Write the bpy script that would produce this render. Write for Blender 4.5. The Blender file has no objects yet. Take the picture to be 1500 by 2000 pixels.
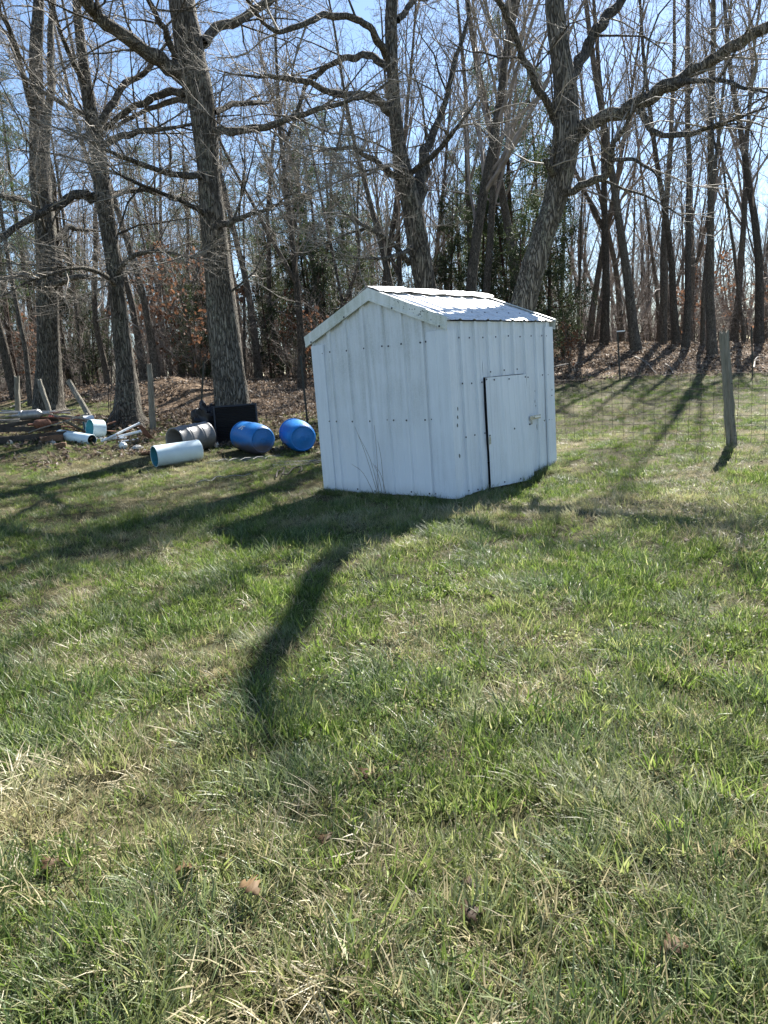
import bpy, math, random
import numpy as np
from mathutils import Vector, Matrix

random.seed(7); np.random.seed(7)
scene = bpy.context.scene
COL = scene.collection

# ------------------------------------------------------------------ camera
FPX, IW, IH = 1420.0, 1500.0, 2000.0
CAMH = 1.5
R3 = np.array([[0.99703017, 0.07701199, 0.0],
               [-0.01420615, 0.18391887, -0.98283876],
               [-0.07569036, 0.9799199, 0.18446671]])
cd = bpy.data.cameras.new("camera"); cam = bpy.data.objects.new("camera", cd); COL.objects.link(cam)
cd.sensor_fit = 'VERTICAL'; cd.sensor_height = 36.0; cd.lens = FPX / IH * 36.0
cd.clip_start = 0.05; cd.clip_end = 2000
M4 = Matrix([list(R3[0]) + [0], list(R3[1]) + [0], list(R3[2]) + [CAMH], [0, 0, 0, 1]])
cam.matrix_world = M4
scene.camera = cam
scene.render.resolution_x = 768; scene.render.resolution_y = 1024

# ------------------------------------------------------------------ light
SUN_EL, SUN_AZ = 41.5, 27.5
world = bpy.data.worlds.new("World"); scene.world = world; world.use_nodes = True
wn = world.node_tree.nodes; wl = world.node_tree.links
for n in list(wn): wn.remove(n)
sky = wn.new('ShaderNodeTexSky'); sky.sky_type = 'NISHITA'; sky.sun_disc = False
sky.sun_elevation = math.radians(SUN_EL); sky.sun_rotation = math.radians(SUN_AZ)
sky.altitude = 200; sky.air_density = 1.0; sky.dust_density = 0.2; sky.ozone_density = 2.6
bg = wn.new('ShaderNodeBackground'); bg.inputs[1].default_value = 0.057
wo = wn.new('ShaderNodeOutputWorld'); wl.new(sky.outputs[0], bg.inputs[0]); wl.new(bg.outputs[0], wo.inputs[0])
sl = bpy.data.lights.new("sun", 'SUN'); sun = bpy.data.objects.new("sun", sl); COL.objects.link(sun)
sl.energy = 5.0; sl.angle = math.radians(0.53); sl.color = (1.0, 0.96, 0.90)
sa, se = math.radians(SUN_AZ), math.radians(SUN_EL)
SUND = Vector((math.sin(sa) * math.cos(se), math.cos(sa) * math.cos(se), math.sin(se)))
sun.rotation_euler = SUND.to_track_quat('Z', 'Y').to_euler(); sun.location = (6, 10, 30)
scene.view_settings.view_transform = 'Standard'; scene.view_settings.look = 'None'
scene.view_settings.gamma = 1.0; scene.view_settings.exposure = 1.90
scene.view_settings.use_curve_mapping = False
cy = scene.cycles; cy.max_bounces = 3; cy.diffuse_bounces = 2; cy.glossy_bounces = 1; cy.transmission_bounces = 2; cy.transparent_max_bounces = 4; cy.caustics_reflective = False; cy.caustics_refractive = False

# ------------------------------------------------------------------ pixel helpers
def ray(px, py):
    d = np.array([px - IW / 2, IH / 2 - py, -FPX]); return R3 @ d
def pix(px, py, y):
    d = ray(px, py); t = y / d[1]
    return np.array([d[0] * t, y, CAMH + d[2] * t])

# ------------------------------------------------------------------ ground height
SC = np.array([0.86932594, 8.52256374])           # shed front corner
SU = np.array([-0.76100452, 0.64874657]); SV = np.array([0.64874657, 0.76100452])
ctrl = []
for x in (-6, -3, 0, 3, 6):
    for y in (-6, -2, 1, 4): ctrl.append((x, y, 0.0))
for x, y, z in ((-5, 7, 0), (-2.5, 7.5, -.02), (0, 7, -.01), (3, 7, 0.02), (5.5, 7.5, .03)): ctrl.append((x, y, z))
ctrl += [(SC[0], SC[1], -.05), tuple(SC + SU * 2.15) + (-.01,), tuple(SC + SV * 1.8) + (-.05,), tuple(SC + SV * 2.53) + (.05,), tuple(SC + SU * 2.15 + SV * 2.53) + (.07,)]
for px, py, y in ((1432, 874, 10.3), (500, 884, 13.8), (590, 882, 13.9), (340, 908, 13.0), (600, 829, 16.5), (455, 855, 15.7), (255, 832, 17.0), (95, 806, 21.),
                  (20, 860, 15.5), (1208, 741, 22.), (1490, 735, 22.), (1250, 686, 28.), (1395, 690, 27.), (1180, 674, 31.), (580, 748, 28.), (390, 750, 23.5),
                  (520, 765, 23.), (0, 770, 27.), (1085, 862, 12.6), (1480, 672, 31.), (700, 745, 28.)):
    p = pix(px, py, y); ctrl.append(tuple(p))
for x in (-60, -35, -18, 0, 18, 35, 60):
    for y in (42, 70, 130): ctrl.append((x, y, 1.85 + (0.1 if y > 60 else 0)))
for x, y, z in ((-30, 18, .9), (-20, 8, .3), (25, 12, .3), (30, 24, 1.1), (-40, 0, 0), (40, 0, 0), (0, -40, 0), (-30, -30, 0), (30, -30, 0)): ctrl.append((x, y, z))
CT = np.array(ctrl)
def _phi(r2): return np.sqrt(r2 + 3.0)
_n = len(CT)
_A = np.zeros((_n + 1, _n + 1)); _D = ((CT[:, None, :2] - CT[None, :, :2]) ** 2).sum(-1)
_A[:_n, :_n] = _phi(_D) - np.eye(_n) * 0.02; _A[:_n, _n] = 1; _A[_n, :_n] = 1
_w = np.linalg.solve(_A, np.append(CT[:, 2], 0))
_lat = np.random.RandomState(3).rand(256, 256)
def vnoise(x, y, s):
    x = np.asarray(x, float) / s + 1000.3; y = np.asarray(y, float) / s + 1000.7
    xi = np.floor(x).astype(int); yi = np.floor(y).astype(int); fx = x - xi; fy = y - yi
    fx = fx * fx * (3 - 2 * fx); fy = fy * fy * (3 - 2 * fy)
    g = lambda a, b: _lat[a % 256, b % 256]
    return (g(xi, yi) * (1 - fx) + g(xi + 1, yi) * fx) * (1 - fy) + (g(xi, yi + 1) * (1 - fx) + g(xi + 1, yi + 1) * fx) * fy
def fbm(x, y, s, o=3):
    v = 0; a = 1; t = 0
    for i in range(o):
        v = v + a * vnoise(x + 17.1 * i, y - 9.3 * i, s / 2 ** i); t += a; a *= .5
    return v / t
def gz(x, y):
    x = np.atleast_1d(np.asarray(x, float)); y = np.atleast_1d(np.asarray(y, float))
    out = np.full(x.shape, _w[_n])
    for i in range(_n): out = out + _w[i] * _phi((x - CT[i, 0]) ** 2 + (y - CT[i, 1]) ** 2)
    out = out + (fbm(x, y, 1.1, 3) - .5) * .07
    # brush mound left of the panel tree
    out = out + .55 * np.exp(-(((x + 5.6) / 1.5) ** 2 + ((y - 20.8) / 1.3) ** 2)) * (0.8 + .4 * vnoise(x, y, .5))
    return out
def g1(x, y): return float(gz(x, y)[0])
def gpix(px, py, y0=2.0, y1=60.0):
    d = ray(px, py); ys = np.linspace(y0, y1, 900); X = d[0] * ys / d[1]; Z = CAMH + d[2] * ys / d[1]
    b = np.nonzero(gz(X, ys) >= Z)[0]
    i = b[0] if len(b) else 899
    return np.array([X[i], ys[i], g1(X[i], ys[i])])
LBX = np.array([-40, -14, -9, -6.5, -4.6, -2, 1, 4, 12, 40.]); LBY = np.array([24, 23.5, 22.8, 19.6, 18.2, 18.4, 20, 21.8, 22.2, 24])
def litter(x, y):
    b = np.interp(x, LBX, LBY) + (fbm(x, y, 2.5) - .5) * 2.2
    return np.clip((y - b) / 1.0 + .5, 0, 1)

# ------------------------------------------------------------------ material helpers
MATS = {}
class NT:
    def __init__(s, name):
        s.m = bpy.data.materials.new(name); s.m.use_nodes = True; s.t = s.m.node_tree
        s.N = s.t.nodes; s.L = s.t.links; s.N.clear()
        s.out = s.N.new('ShaderNodeOutputMaterial'); MATS[name] = s.m
    def n(s, typ, **kw):
        nd = s.N.new('ShaderNode' + typ)
        for k, v in kw.items():
            if k.startswith('i_'):
                k = k[2:]; k = int(k) if k.isdigit() else k
                nd.inputs[k].default_value = v
            else: setattr(nd, k, v)
        return nd
    def l(s, a, b): s.L.new(a, b)
    def coord(s, scale=(1, 1, 1), kind='Object'):
        tc = s.n('TexCoord'); mp = s.n('Mapping'); mp.inputs['Scale'].default_value = scale
        s.l(tc.outputs[kind], mp.inputs[0]); return mp.outputs[0]
    def wcoord(s, scale=(1, 1, 1)):
        g = s.n('NewGeometry'); mp = s.n('Mapping'); mp.inputs['Scale'].default_value = scale
        s.l(g.outputs['Position'], mp.inputs[0]); return mp.outputs[0]
    def noise(s, vec, scale, detail=4, rough=.55):
        n = s.n('TexNoise', i_Scale=scale, i_Detail=detail, i_Roughness=rough); s.l(vec, n.inputs['Vector']); return n.outputs[0]
    def ramp(s, fac, stops):
        r = s.n('ValToRGB'); e = r.color_ramp.elements
        while len(e) < len(stops): e.new(.5)
        for k, (p, c) in enumerate(stops): e[k].position = p; e[k].color = tuple(c) + (1,) if len(c) == 3 else c
        s.l(fac, r.inputs[0]); return r.outputs[0]
    def mix(s, fac, a, b, mode='MIX'):
        m = s.n('Mix', data_type='RGBA', blend_type=mode)
        for sock, v in ((m.inputs[0], fac), (m.inputs[6], a), (m.inputs[7], b)):
            if hasattr(v, 'is_linked'): s.l(v, sock)
            else: sock.default_value = v if isinstance(v, (int, float)) else (tuple(v) + (1,) if len(v) == 3 else v)
        return m.outputs[2]
    def math(s, op, a, b=0.0, clamp=False):
        m = s.n('Math', operation=op, use_clamp=clamp)
        for i, v in enumerate((a, b)):
            if hasattr(v, 'is_linked'): s.l(v, m.inputs[i])
            else: m.inputs[i].default_value = v
        return m.outputs[0]
    def bump(s, h, strength=.5, dist=.02):
        b = s.n('Bump', i_Strength=strength, i_Distance=dist); s.l(h, b.inputs['Height']); return b.outputs[0]
    def bsdf(s, col, rough=.7, metal=0, normal=None, spec=.5, link=True):
        p = s.n('BsdfPrincipled', i_Metallic=metal)
        p.inputs['Specular IOR Level'].default_value = spec
        for k, v in (('Base Color', col), ('Roughness', rough)):
            if hasattr(v, 'is_linked'): s.l(v, p.inputs[k])
            else: p.inputs[k].default_value = v if isinstance(v, (int, float)) else tuple(v) + (1,)
        if normal is not None: s.l(normal, p.inputs['Normal'])
        if link: s.l(p.outputs[0], s.out.inputs[0])
        return p.outputs[0]

def simple(name, c, rough=.6, metal=0, var=.25, scale=6, bumps=.1, spec=.5, c2=None):
    t = NT(name); v = t.coord(); nz = t.noise(v, scale, 5, .6)
    a = tuple(k * (1 - var) for k in c); b = c2 or tuple(min(1, k * (1 + var)) for k in c)
    col = t.ramp(nz, [(.3, a), (.7, b)]); fine = t.noise(v, scale * 9, 3)
    t.bsdf(col, rough, metal, t.bump(fine, bumps, .01), spec); return t.m

def bark(name, dark, light, lich, lamt, sc=1.0, bump=.9):
    t = NT(name); v = t.wcoord((1, 1, .16)); vn = t.noise(t.wcoord((1, 1, .3)), 7 * sc, 3)
    vo = t.n('TexVoronoi', feature='DISTANCE_TO_EDGE', i_Scale=26 * sc)
    ad = t.n('Mix', data_type='VECTOR'); ad.inputs[0].default_value = .2
    nv = t.n('TexNoise', i_Scale=9 * sc, i_Detail=3); t.l(v, nv.inputs['Vector']); t.l(v, ad.inputs[4]); t.l(nv.outputs['Color'], ad.inputs[5])
    t.l(ad.outputs[1], vo.inputs['Vector'])
    ridge = t.ramp(vo.outputs[0], [(.0, (0, 0, 0)), (.22, (1, 1, 1))])
    n2 = t.noise(v, 60 * sc, 5, .65)
    h = t.math('ADD', t.math('MULTIPLY', ridge, .8), t.math('MULTIPLY', n2, .45))
    col = t.ramp(h, [(.28, dark), (.85, light)])
    col = t.mix(t.math('MULTIPLY', vn, .5), col, tuple(k * .6 for k in light))
    ln = t.noise(t.wcoord((1, 1, .6)), 3.3, 6, .7); lf = t.ramp(ln, [(.53, (0, 0, 0)), (.62, (1, 1, 1))])
    ls = t.noise(t.wcoord(), 24, 4, .7); ls2 = t.ramp(ls, [(.45, (0, 0, 0)), (.6, (1, 1, 1))])
    col = t.mix(t.math('MULTIPLY', t.math('MULTIPLY', lf, ls2), lamt), col, lich)
    oi = t.n('ObjectInfo'); col = t.mix(1.0, col, t.ramp(oi.outputs['Random'], [(0, (.72, .70, .68)), (1, (1.15, 1.12, 1.08))]), 'MULTIPLY')
    t.bsdf(col, .9, 0, t.bump(h, 1.0, .08 / sc), .2); return t.m

M_OAK = bark('oak_bark', (.03, .026, .021), (.27, .25, .215), (.36, .38, .30), .7)
M_BARK = bark('forest_bark', (.03, .026, .022), (.27, .24, .20), (.3, .31, .26), .4, 1.4, .7)
M_PBARK = bark('pine_bark', (.03, .02, .015), (.16, .10, .07), (.16, .15, .12), .2, 1.2, .7)
M_TWIG = simple('twig_bark', (.24, .215, .18), .75, 0, .4, 3, .2, .25)
M_TWIGD = simple('forest_twig_bark', (.25, .21, .175), .75, 0, .45, 2, .2, .25)

def leafmat(name, stops, trans=.45, rough=.5, spec=.4, attr=True):
    t = NT(name); oi = t.n('ObjectInfo')
    a = t.n('Attribute', attribute_name='tint'); nz = t.noise(t.wcoord(), 1.3, 3)
    f = t.math('ADD', t.math('MULTIPLY', a.outputs['Fac'], .7), t.math('MULTIPLY', t.math('SUBTRACT', nz, .5), .9), True)
    col = t.ramp(f, stops)
    p = t.bsdf(col, rough, 0, None, spec, False)
    tr = t.n('BsdfTranslucent'); t.l(col, tr.inputs[0]); mx = t.n('MixShader'); mx.inputs[0].default_value = trans
    t.l(p, mx.inputs[1]); t.l(tr.outputs[0], mx.inputs[2]); t.l(mx.outputs[0], t.out.inputs[0]); return t.m

def grassmat(name, stops, dryc, trans, rough, spec):
    t = NT(name)
    a = t.n('Attribute', attribute_name='tint'); d = t.n('Attribute', attribute_name='dry', attribute_type='INSTANCER')
    col = t.ramp(a.outputs['Fac'], stops)
    col = t.mix(d.outputs['Fac'], col, dryc)
    # pale, dead blade tips
    hgt = t.n('Attribute', attribute_name='tip')
    col = t.mix(t.math('MULTIPLY', t.ramp(hgt.outputs['Fac'], [(.6, (0, 0, 0)), (1, (1, 1, 1))]), .45), col, (.42, .38, .22))
    p = t.bsdf(col, rough, 0, None, spec, False)
    tr = t.n('BsdfTranslucent'); t.l(col, tr.inputs[0]); mx = t.n('MixShader'); mx.inputs[0].default_value = trans
    t.l(p, mx.inputs[1]); t.l(tr.outputs[0], mx.inputs[2]); t.l(mx.outputs[0], t.out.inputs[0]); return t.m

# ------------------------------------------------------------------ mesh helpers
def np_mesh(name, V, Q=None, T=None, smooth=False):
    me = bpy.data.meshes.new(name); V = np.asarray(V, np.float32)
    nq = 0 if Q is None else len(Q); nt = 0 if T is None else len(T)
    me.vertices.add(len(V)); me.vertices.foreach_set('co', V.ravel())
    idx = []
    if nq: idx.append(np.asarray(Q).ravel())
    if nt: idx.append(np.asarray(T).ravel())
    idx = np.concatenate(idx).astype(np.int32)
    me.loops.add(len(idx)); me.loops.foreach_set('vertex_index', idx)
    st = np.concatenate([np.arange(nq) * 4, nq * 4 + np.arange(nt) * 3]).astype(np.int32)
    me.polygons.add(nq + nt); me.polygons.foreach_set('loop_start', st)
    me.polygons.foreach_set('use_smooth', np.full(nq + nt, smooth))
    me.update(calc_edges=True); return me

def tubes_mesh(name, tubes, smooth=True):
    groups = {}
    for p, r, s in tubes: groups.setdefault((len(p), s), []).append((p, r))
    VV = []; QQ = []; off = 0
    for (N, S), lst in groups.items():
        P = np.array([a for a, b in lst], float); Rr = np.array([b for a, b in lst], float); Mn = len(lst)
        T = np.gradient(P, axis=1); T /= np.linalg.norm(T, axis=2, keepdims=True) + 1e-9
        ref = np.where(np.abs(T[:, :1, 2:3]) > .75, np.array([[[1., .1, 0]]]), np.array([[[.05, .1, 1.]]]))
        A = np.cross(T, np.broadcast_to(ref, T.shape)); A /= np.linalg.norm(A, axis=2, keepdims=True) + 1e-9
        B = np.cross(T, A); th = np.arange(S) * 2 * math.pi / S
        V = P[:, :, None, :] + Rr[:, :, None, None] * (np.cos(th)[None, None, :, None] * A[:, :, None, :] + np.sin(th)[None, None, :, None] * B[:, :, None, :])
        VV.append(V.reshape(-1, 3))
        m = np.arange(Mn)[:, None, None] * N * S; i = np.arange(N - 1)[None, :, None] * S; j = np.arange(S)[None, None, :]; j2 = (j + 1) % S
        QQ.append((np.stack([m + i + j, m + i + j2, m + i + S + j2, m + i + S + j], -1).reshape(-1, 4)) + off)
        off += Mn * N * S
    return np_mesh(name, np.concatenate(VV), np.concatenate(QQ), None, smooth)

def link(name, me, mat=None, parent=None):
    o = bpy.data.objects.new(name, me); COL.objects.link(o)
    if mat is not None: me.materials.append(mat)
    if parent is not None: o.parent = parent
    return o
def tag(o, label=None, cat=None, group=None, kind=None):
    if label: o['label'] = label
    if cat: o['category'] = cat
    if group: o['group'] = group
    if kind: o['kind'] = kind
    return o
def thing(name, label, cat, loc=(0, 0, 0), group=None, rot=(0, 0, 0)):
    o = bpy.data.objects.new(name, None); COL.objects.link(o); o.location = tuple(float(k) for k in loc); o.rotation_euler = rot
    o.empty_display_size = .1
    return tag(o, label, cat, group)

class MB:
    def __init__(s): s.v = []; s.f = []
    def add(s, vs, fs):
        o = len(s.v); s.v += [tuple(float(c) for c in q) for q in vs]; s.f += [tuple(i + o for i in f) for f in fs]; return s
    def box(s, c, sz, M=None, taper=0):
        c = np.asarray(c, float); vs = []
        for z in (-1, 1):
            for x, y in ((-1, -1), (1, -1), (1, 1), (-1, 1)):
                q = np.array([x * sz[0], y * sz[1], z * sz[2]]) / 2
                if z > 0: q[:2] *= 1 - taper
                if M is not None: q = np.asarray(M) @ q
                vs.append(c + q)
        return s.add(vs, [(3, 2, 1, 0), (4, 5, 6, 7), (0, 1, 5, 4), (1, 2, 6, 5), (2, 3, 7, 6), (3, 0, 4, 7)])
    def prism(s, poly, origin, ex, ey, ez, h):
        """polygon (2D) extruded along ez by h"""
        o, ex, ey, ez = (np.asarray(k, float) for k in (origin, ex, ey, ez)); n = len(poly)
        b = [o + ex * p[0] + ey * p[1] for p in poly]; t = [q + ez * h for q in b]
        return s.add(b + t, [tuple(range(n))[::-1], tuple(range(n, 2 * n))] + [(i, (i + 1) % n, n + (i + 1) % n, n + i) for i in range(n)])
    def tube(s, pts, rad, sides=8, cap=True):
        P = np.array(pts, float); n = len(P); rad = np.full(n, rad) if np.isscalar(rad) else rad
        T = np.gradient(P, axis=0); T /= np.linalg.norm(T, axis=1, keepdims=True) + 1e-9
        ref = np.array([1., .1, 0]) if abs(T[0, 2]) > .75 else np.array([.05, .1, 1.])
        vs = []
        for i in range(n):
            a = np.cross(T[i], ref); a /= np.linalg.norm(a); b = np.cross(T[i], a)
            for k in range(sides):
                t = 2 * math.pi * k / sides; vs.append(P[i] + rad[i] * (math.cos(t) * a + math.sin(t) * b))
        fs = [(i * sides + k, i * sides + (k + 1) % sides, (i + 1) * sides + (k + 1) % sides, (i + 1) * sides + k) for i in range(n - 1) for k in range(sides)]
        if cap: fs += [tuple(range(sides))[::-1], tuple(range((n - 1) * sides, n * sides))]
        return s.add(vs, fs)
    def lathe(s, prof, c, ax, sides=32):
        """prof: (distance along axis, radius)"""
        ax = np.asarray(ax, float); ax = ax / np.linalg.norm(ax); ref = np.array([0, 0, 1.]) if abs(ax[2]) < .9 else np.array([1., 0, 0])
        a = np.cross(ax, ref); a /= np.linalg.norm(a); b = np.cross(ax, a); c = np.asarray(c, float); vs = []
        for d, r in prof:
            for k in range(sides):
                t = 2 * math.pi * k / sides; vs.append(c + ax * d + r * (math.cos(t) * a + math.sin(t) * b))
        n = len(prof)
        return s.add(vs, [(i * sides + k, i * sides + (k + 1) % sides, (i + 1) * sides + (k + 1) % sides, (i + 1) * sides + k) for i in range(n - 1) for k in range(sides)])
    def build(s, name, mat, parent=None, smooth=False, bevel=0):
        me = bpy.data.meshes.new(name); me.from_pydata(s.v, [], s.f); me.update()
        if smooth: me.polygons.foreach_set('use_smooth', [True] * len(me.polygons))
        o = link(name, me, mat, parent)
        if bevel:
            b = o.modifiers.new('bevel', 'BEVEL'); b.width = bevel; b.segments = 2; b.limit_method = 'ANGLE'
        if smooth:
            try: me.set_sharp_from_angle(angle=math.radians(40))
            except Exception: pass
        return o

def axes_from(d, up=(0, 0, 1)):
    d = np.asarray(d, float); d = d / np.linalg.norm(d); u = np.asarray(up, float)
    if abs(d @ u) > .95: u = np.array([0, 1., 0])
    x = np.cross(u, d); x /= np.linalg.norm(x); y = np.cross(d, x)
    return np.stack([x, y, d], 1)      # columns: local x,y,z(=d)
def smooth_poly(P, n):
    """Catmull-Rom resample of rows (x,y,z,r)"""
    P = np.asarray(P, float); Q = np.vstack([2 * P[0] - P[1], P, 2 * P[-1] - P[-2]])
    seg = len(P) - 1; out = []
    for t in np.linspace(0, seg, n):
        i = min(int(t), seg - 1); u = t - i; a, b, c, d = Q[i], Q[i + 1], Q[i + 2], Q[i + 3]
        out.append(.5 * (2 * b + (c - a) * u + (2 * a - 5 * b + 4 * c - d) * u * u + (3 * b - a - 3 * c + d) * u ** 3))
    return np.array(out)

# ------------------------------------------------------------------ ground
def _axis(parts):
    out = []
    for a, b, st in parts: out += list(np.arange(a, b, st))
    return np.array(out + [parts[-1][1]])
gx = _axis([(-320, -60, 20), (-60, -24, 3), (-24, -11, .6), (-11, 11, .16), (11, 24, .6), (24, 60, 3), (60, 320, 20)])
gy = _axis([(-120, -12, 12), (-12, 0, 1), (0, 14, .14), (14, 32, .22), (32, 60, 1.2), (60, 120, 6), (120, 420, 25)])
GX, GY = np.meshgrid(gx, gy); GZ = gz(GX.ravel(), GY.ravel())
nx, ny = len(gx), len(gy)
ii = (np.arange(ny - 1)[:, None] * nx + np.arange(nx - 1)[None, :]).ravel()
gme = np_mesh('ground', np.stack([GX.ravel(), GY.ravel(), GZ], 1), np.stack([ii, ii + 1, ii + nx + 1, ii + nx], 1), None, True)
at = gme.attributes.new('litter', 'FLOAT', 'POINT'); at.data.foreach_set('value', litter(GX.ravel(), GY.ravel()).astype(np.float32))
t = NT('ground_soil'); w = t.wcoord()
n1 = t.noise(w, 1.1, 5, .6); n2 = t.noise(w, 28, 5, .7); n3 = t.noise(w, 6, 4)
lawn = t.ramp(t.math('ADD', t.math('MULTIPLY', n1, .5), t.math('MULTIPLY', n2, .5)), [(.32, (.022, .022, .009)), (.5, (.06, .056, .024)), (.68, (.17, .145, .075))])
vo = t.n('TexVoronoi', i_Scale=13.0); t.l(w, vo.inputs['Vector'])
leafc = t.ramp(t.math('ADD', t.math('MULTIPLY', vo.outputs['Color'], .55), t.math('MULTIPLY', n2, .45)), [(.25, (.035, .022, .013)), (.5, (.13, .085, .05)), (.75, (.28, .205, .14))])
la = t.n('Attribute', attribute_name='litter')
t.bsdf(t.mix(t.math('ADD', la.outputs['Fac'], t.math('MULTIPLY', t.math('SUBTRACT', n3, .5), .5), True), lawn, leafc), .95, 0, t.bump(n2, .8, .03), .15)
tag(link('ground', gme, t.m), kind='structure')

# ------------------------------------------------------------------ shed
def shed_paint(name, base, grime, amt, topdirt):
    t = NT(name); c = t.coord()
    st = t.noise(t.coord((9, 9, .8)), 1.6, 5, .6); sp = t.noise(c, 55, 4, .7); bl = t.noise(c, 1.7, 4, .55)
    sep = t.n('SeparateXYZ'); t.l(c, sep.inputs[0])
    hz = t.ramp(t.math('MULTIPLY', sep.outputs[2], .4), [(.14, (0, 0, 0)), (.5, (1, 1, 1))]) if topdirt else None
    f = t.math('MULTIPLY', t.ramp(t.math('ADD', t.math('MULTIPLY', st, .6), t.math('MULTIPLY', bl, .5)), [(.42, (0, 0, 0)), (.68, (1, 1, 1))]), t.ramp(sp, [(.28, (.35, .35, .35)), (.6, (1, 1, 1))]))
    if hz is not None: f = t.math('MULTIPLY', f, hz)
    col = t.mix(t.math('MULTIPLY', f, amt), base, grime)
    # splashed soil along the bottom edge
    spl = t.math('MULTIPLY', t.ramp(t.math('MULTIPLY', sep.outputs[2], 1.0), [(.0, (1, 1, 1)), (.16, (0, 0, 0))]), t.ramp(bl, [(.4, (0, 0, 0)), (.6, (1, 1, 1))]))
    col = t.mix(t.math('MULTIPLY', spl, .25), col, (.25, .21, .14))
    t.bsdf(col, t.ramp(sp, [(.3, (.38,) * 3), (.7, (.55,) * 3)]), 0, t.bump(t.noise(c, 3, 2), .12, .03), .45); return t.m
M_WALL = shed_paint('shed_white_paint', (.76, .79, .83), (.38, .40, .38), .6, True)
M_SIDE = shed_paint('shed_side_paint', (.75, .79, .84), (.50, .53, .57), .5, False)
M_TRIM = shed_paint('shed_trim_paint', (.77, .78, .75), (.34, .37, .27), .8, False)
t = NT('roof_metal'); c = t.coord(); st = t.noise(t.coord((2, 2, 2)), 4, 5, .65); sp = t.noise(c, 40, 4, .7)
t.bsdf(t.mix(t.math('MULTIPLY', t.ramp(st, [(.45, (0, 0, 0)), (.65, (1, 1, 1))]), t.ramp(sp, [(.4, (.2,) * 3), (.6, (1,) * 3)])), (.74, .75, .75), (.50, .48, .44)), .42, 0, t.bump(st, .1, .02), .5)
M_ROOF = t.m
M_SCREW = simple('dark_screw', (.02, .022, .035), .5, .3)
M_STEEL = simple('galvanised_steel', (.42, .42, .38), .42, .8, .3, 40)
M_CHIP = simple('exposed_steel', (.13, .15, .15), .6, .3, .5, 60)
M_DARK = simple('dark_skid_wood', (.035, .028, .022), .9)

SZ = 0.0
shed = thing('shed', 'small white ribbed metal shed with gable roof and low door, standing in the grass', 'shed', (SC[0], SC[1], 0))
SU3 = np.array([SU[0], SU[1], 0]); SV3 = np.array([SV[0], SV[1], 0]); Z3 = np.array([0, 0, 1.])
GW, SL, UR, ZE, ZR = 2.15, 2.53, 1.085, 2.055, 2.50
def zroof(u): return ZE + (ZR - ZE) * (1 - abs(u - UR) / UR)
def rib_profile(s0, s1, pitch=.305, phase=.0, h=.028, minor=True, wb=.033, wt=.022):
    pts = {round(s0, 4): None, round(s1, 4): None}
    def hh(s):
        k = (s - phase) / pitch; d = abs(k - round(k)) * pitch
        if d < wt: return h
        if d < wb: return h * (wb - d) / (wb - wt)
        if minor:
            for m in (.33, .67):
                e = abs((k - math.floor(k)) - m) * pitch
                if e < .014: return .0045 * (1 - e / .014)
        return 0.
    k0 = math.floor((s0 - phase) / pitch) - 1
    for k in range(k0, k0 + int((s1 - s0) / pitch) + 4):
        c0 = phase + k * pitch
        for d in (-wb, -wt, wt, wb) + ((.33 * pitch - .014, .33 * pitch, .33 * pitch + .014, .67 * pitch - .014, .67 * pitch, .67 * pitch + .014) if minor else ()):
            s = round(c0 + d, 4)
            if s0 < s < s1: pts[s] = None
    ss = sorted(pts); return [(s, hh(s)) for s in ss]
def sheet(name, prof, fmap, rows, mat, parent, breaks=()):
    """fmap(s, t, h)->point, t in rows 0..1"""
    ss = list(prof)
    for b in breaks:
        for i in range(len(ss) - 1):
            if ss[i][0] < b < ss[i + 1][0]:
                f = (b - ss[i][0]) / (ss[i + 1][0] - ss[i][0]); ss.insert(i + 1, (b, ss[i][1] + f * (ss[i + 1][1] - ss[i][1]))); break
    m = MB(); n = len(ss)
    vs = [fmap(s, tt, h) for tt in rows for s, h in ss]
    m.add(vs, [(r * n + i, r * n + i + 1, (r + 1) * n + i + 1, (r + 1) * n + i) for r in range(len(rows) - 1) for i in range(n - 1)])
    o = m.build(name, mat, parent); sd = o.modifiers.new('gauge', 'SOLIDIFY'); sd.thickness = .0015; sd.offset = 0
    return o
def wob(a, b): return (vnoise(a * 3 + 5, b * 3, .8) - .5) * .012
rows = list(np.linspace(0, 1, 9))
# gable wall (plane v=0, outward -v)
for (a, b) in ((.01, .955), (.935, 2.14)):
    off = .0 if a < .5 else .0025
    sheet('wall_panel', rib_profile(a, b, .3, .345), lambda u, t_, h, off=off: u * SU3 - SV3 * (h + off + float(wob(u, t_ * 2))) + Z3 * (.005 + t_ * (zroof(u) - .015)), rows, M_WALL, shed, (UR,))
# far gable wall, back wall
sheet('wall_panel', rib_profile(.02, 2.13), lambda u, t_, h: u * SU3 + SV3 * (SL + h) + Z3 * (.01 + t_ * (zroof(u) - .02)), [0, 1], M_SIDE, shed, (UR,))
sheet('wall_panel', rib_profile(.02, SL - .02), lambda v, t_, h: v * SV3 + SU3 * (GW + h) + Z3 * (.01 + t_ * 2.04), [0, 1], M_SIDE, shed)
# side wall with door opening (plane u=0, outward -u)
DV0, DV1, DZ = .728, 1.735, 1.380
for (a, b, z0, z1, off) in ((.01, DV0, .0, 2.05, 0), (DV0, DV1, DZ, 2.05, 0), (DV1, 2.52, .03, 2.05, .0)):
    sheet('wall_panel', rib_profile(a, b, .302, .275), lambda v, t_, h, z0=z0, z1=z1: v * SV3 - SU3 * (h + float(wob(v + 9, t_ * 2))) + Z3 * (z0 + t_ * (z1 - z0)), rows, M_SIDE, shed)
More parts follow.
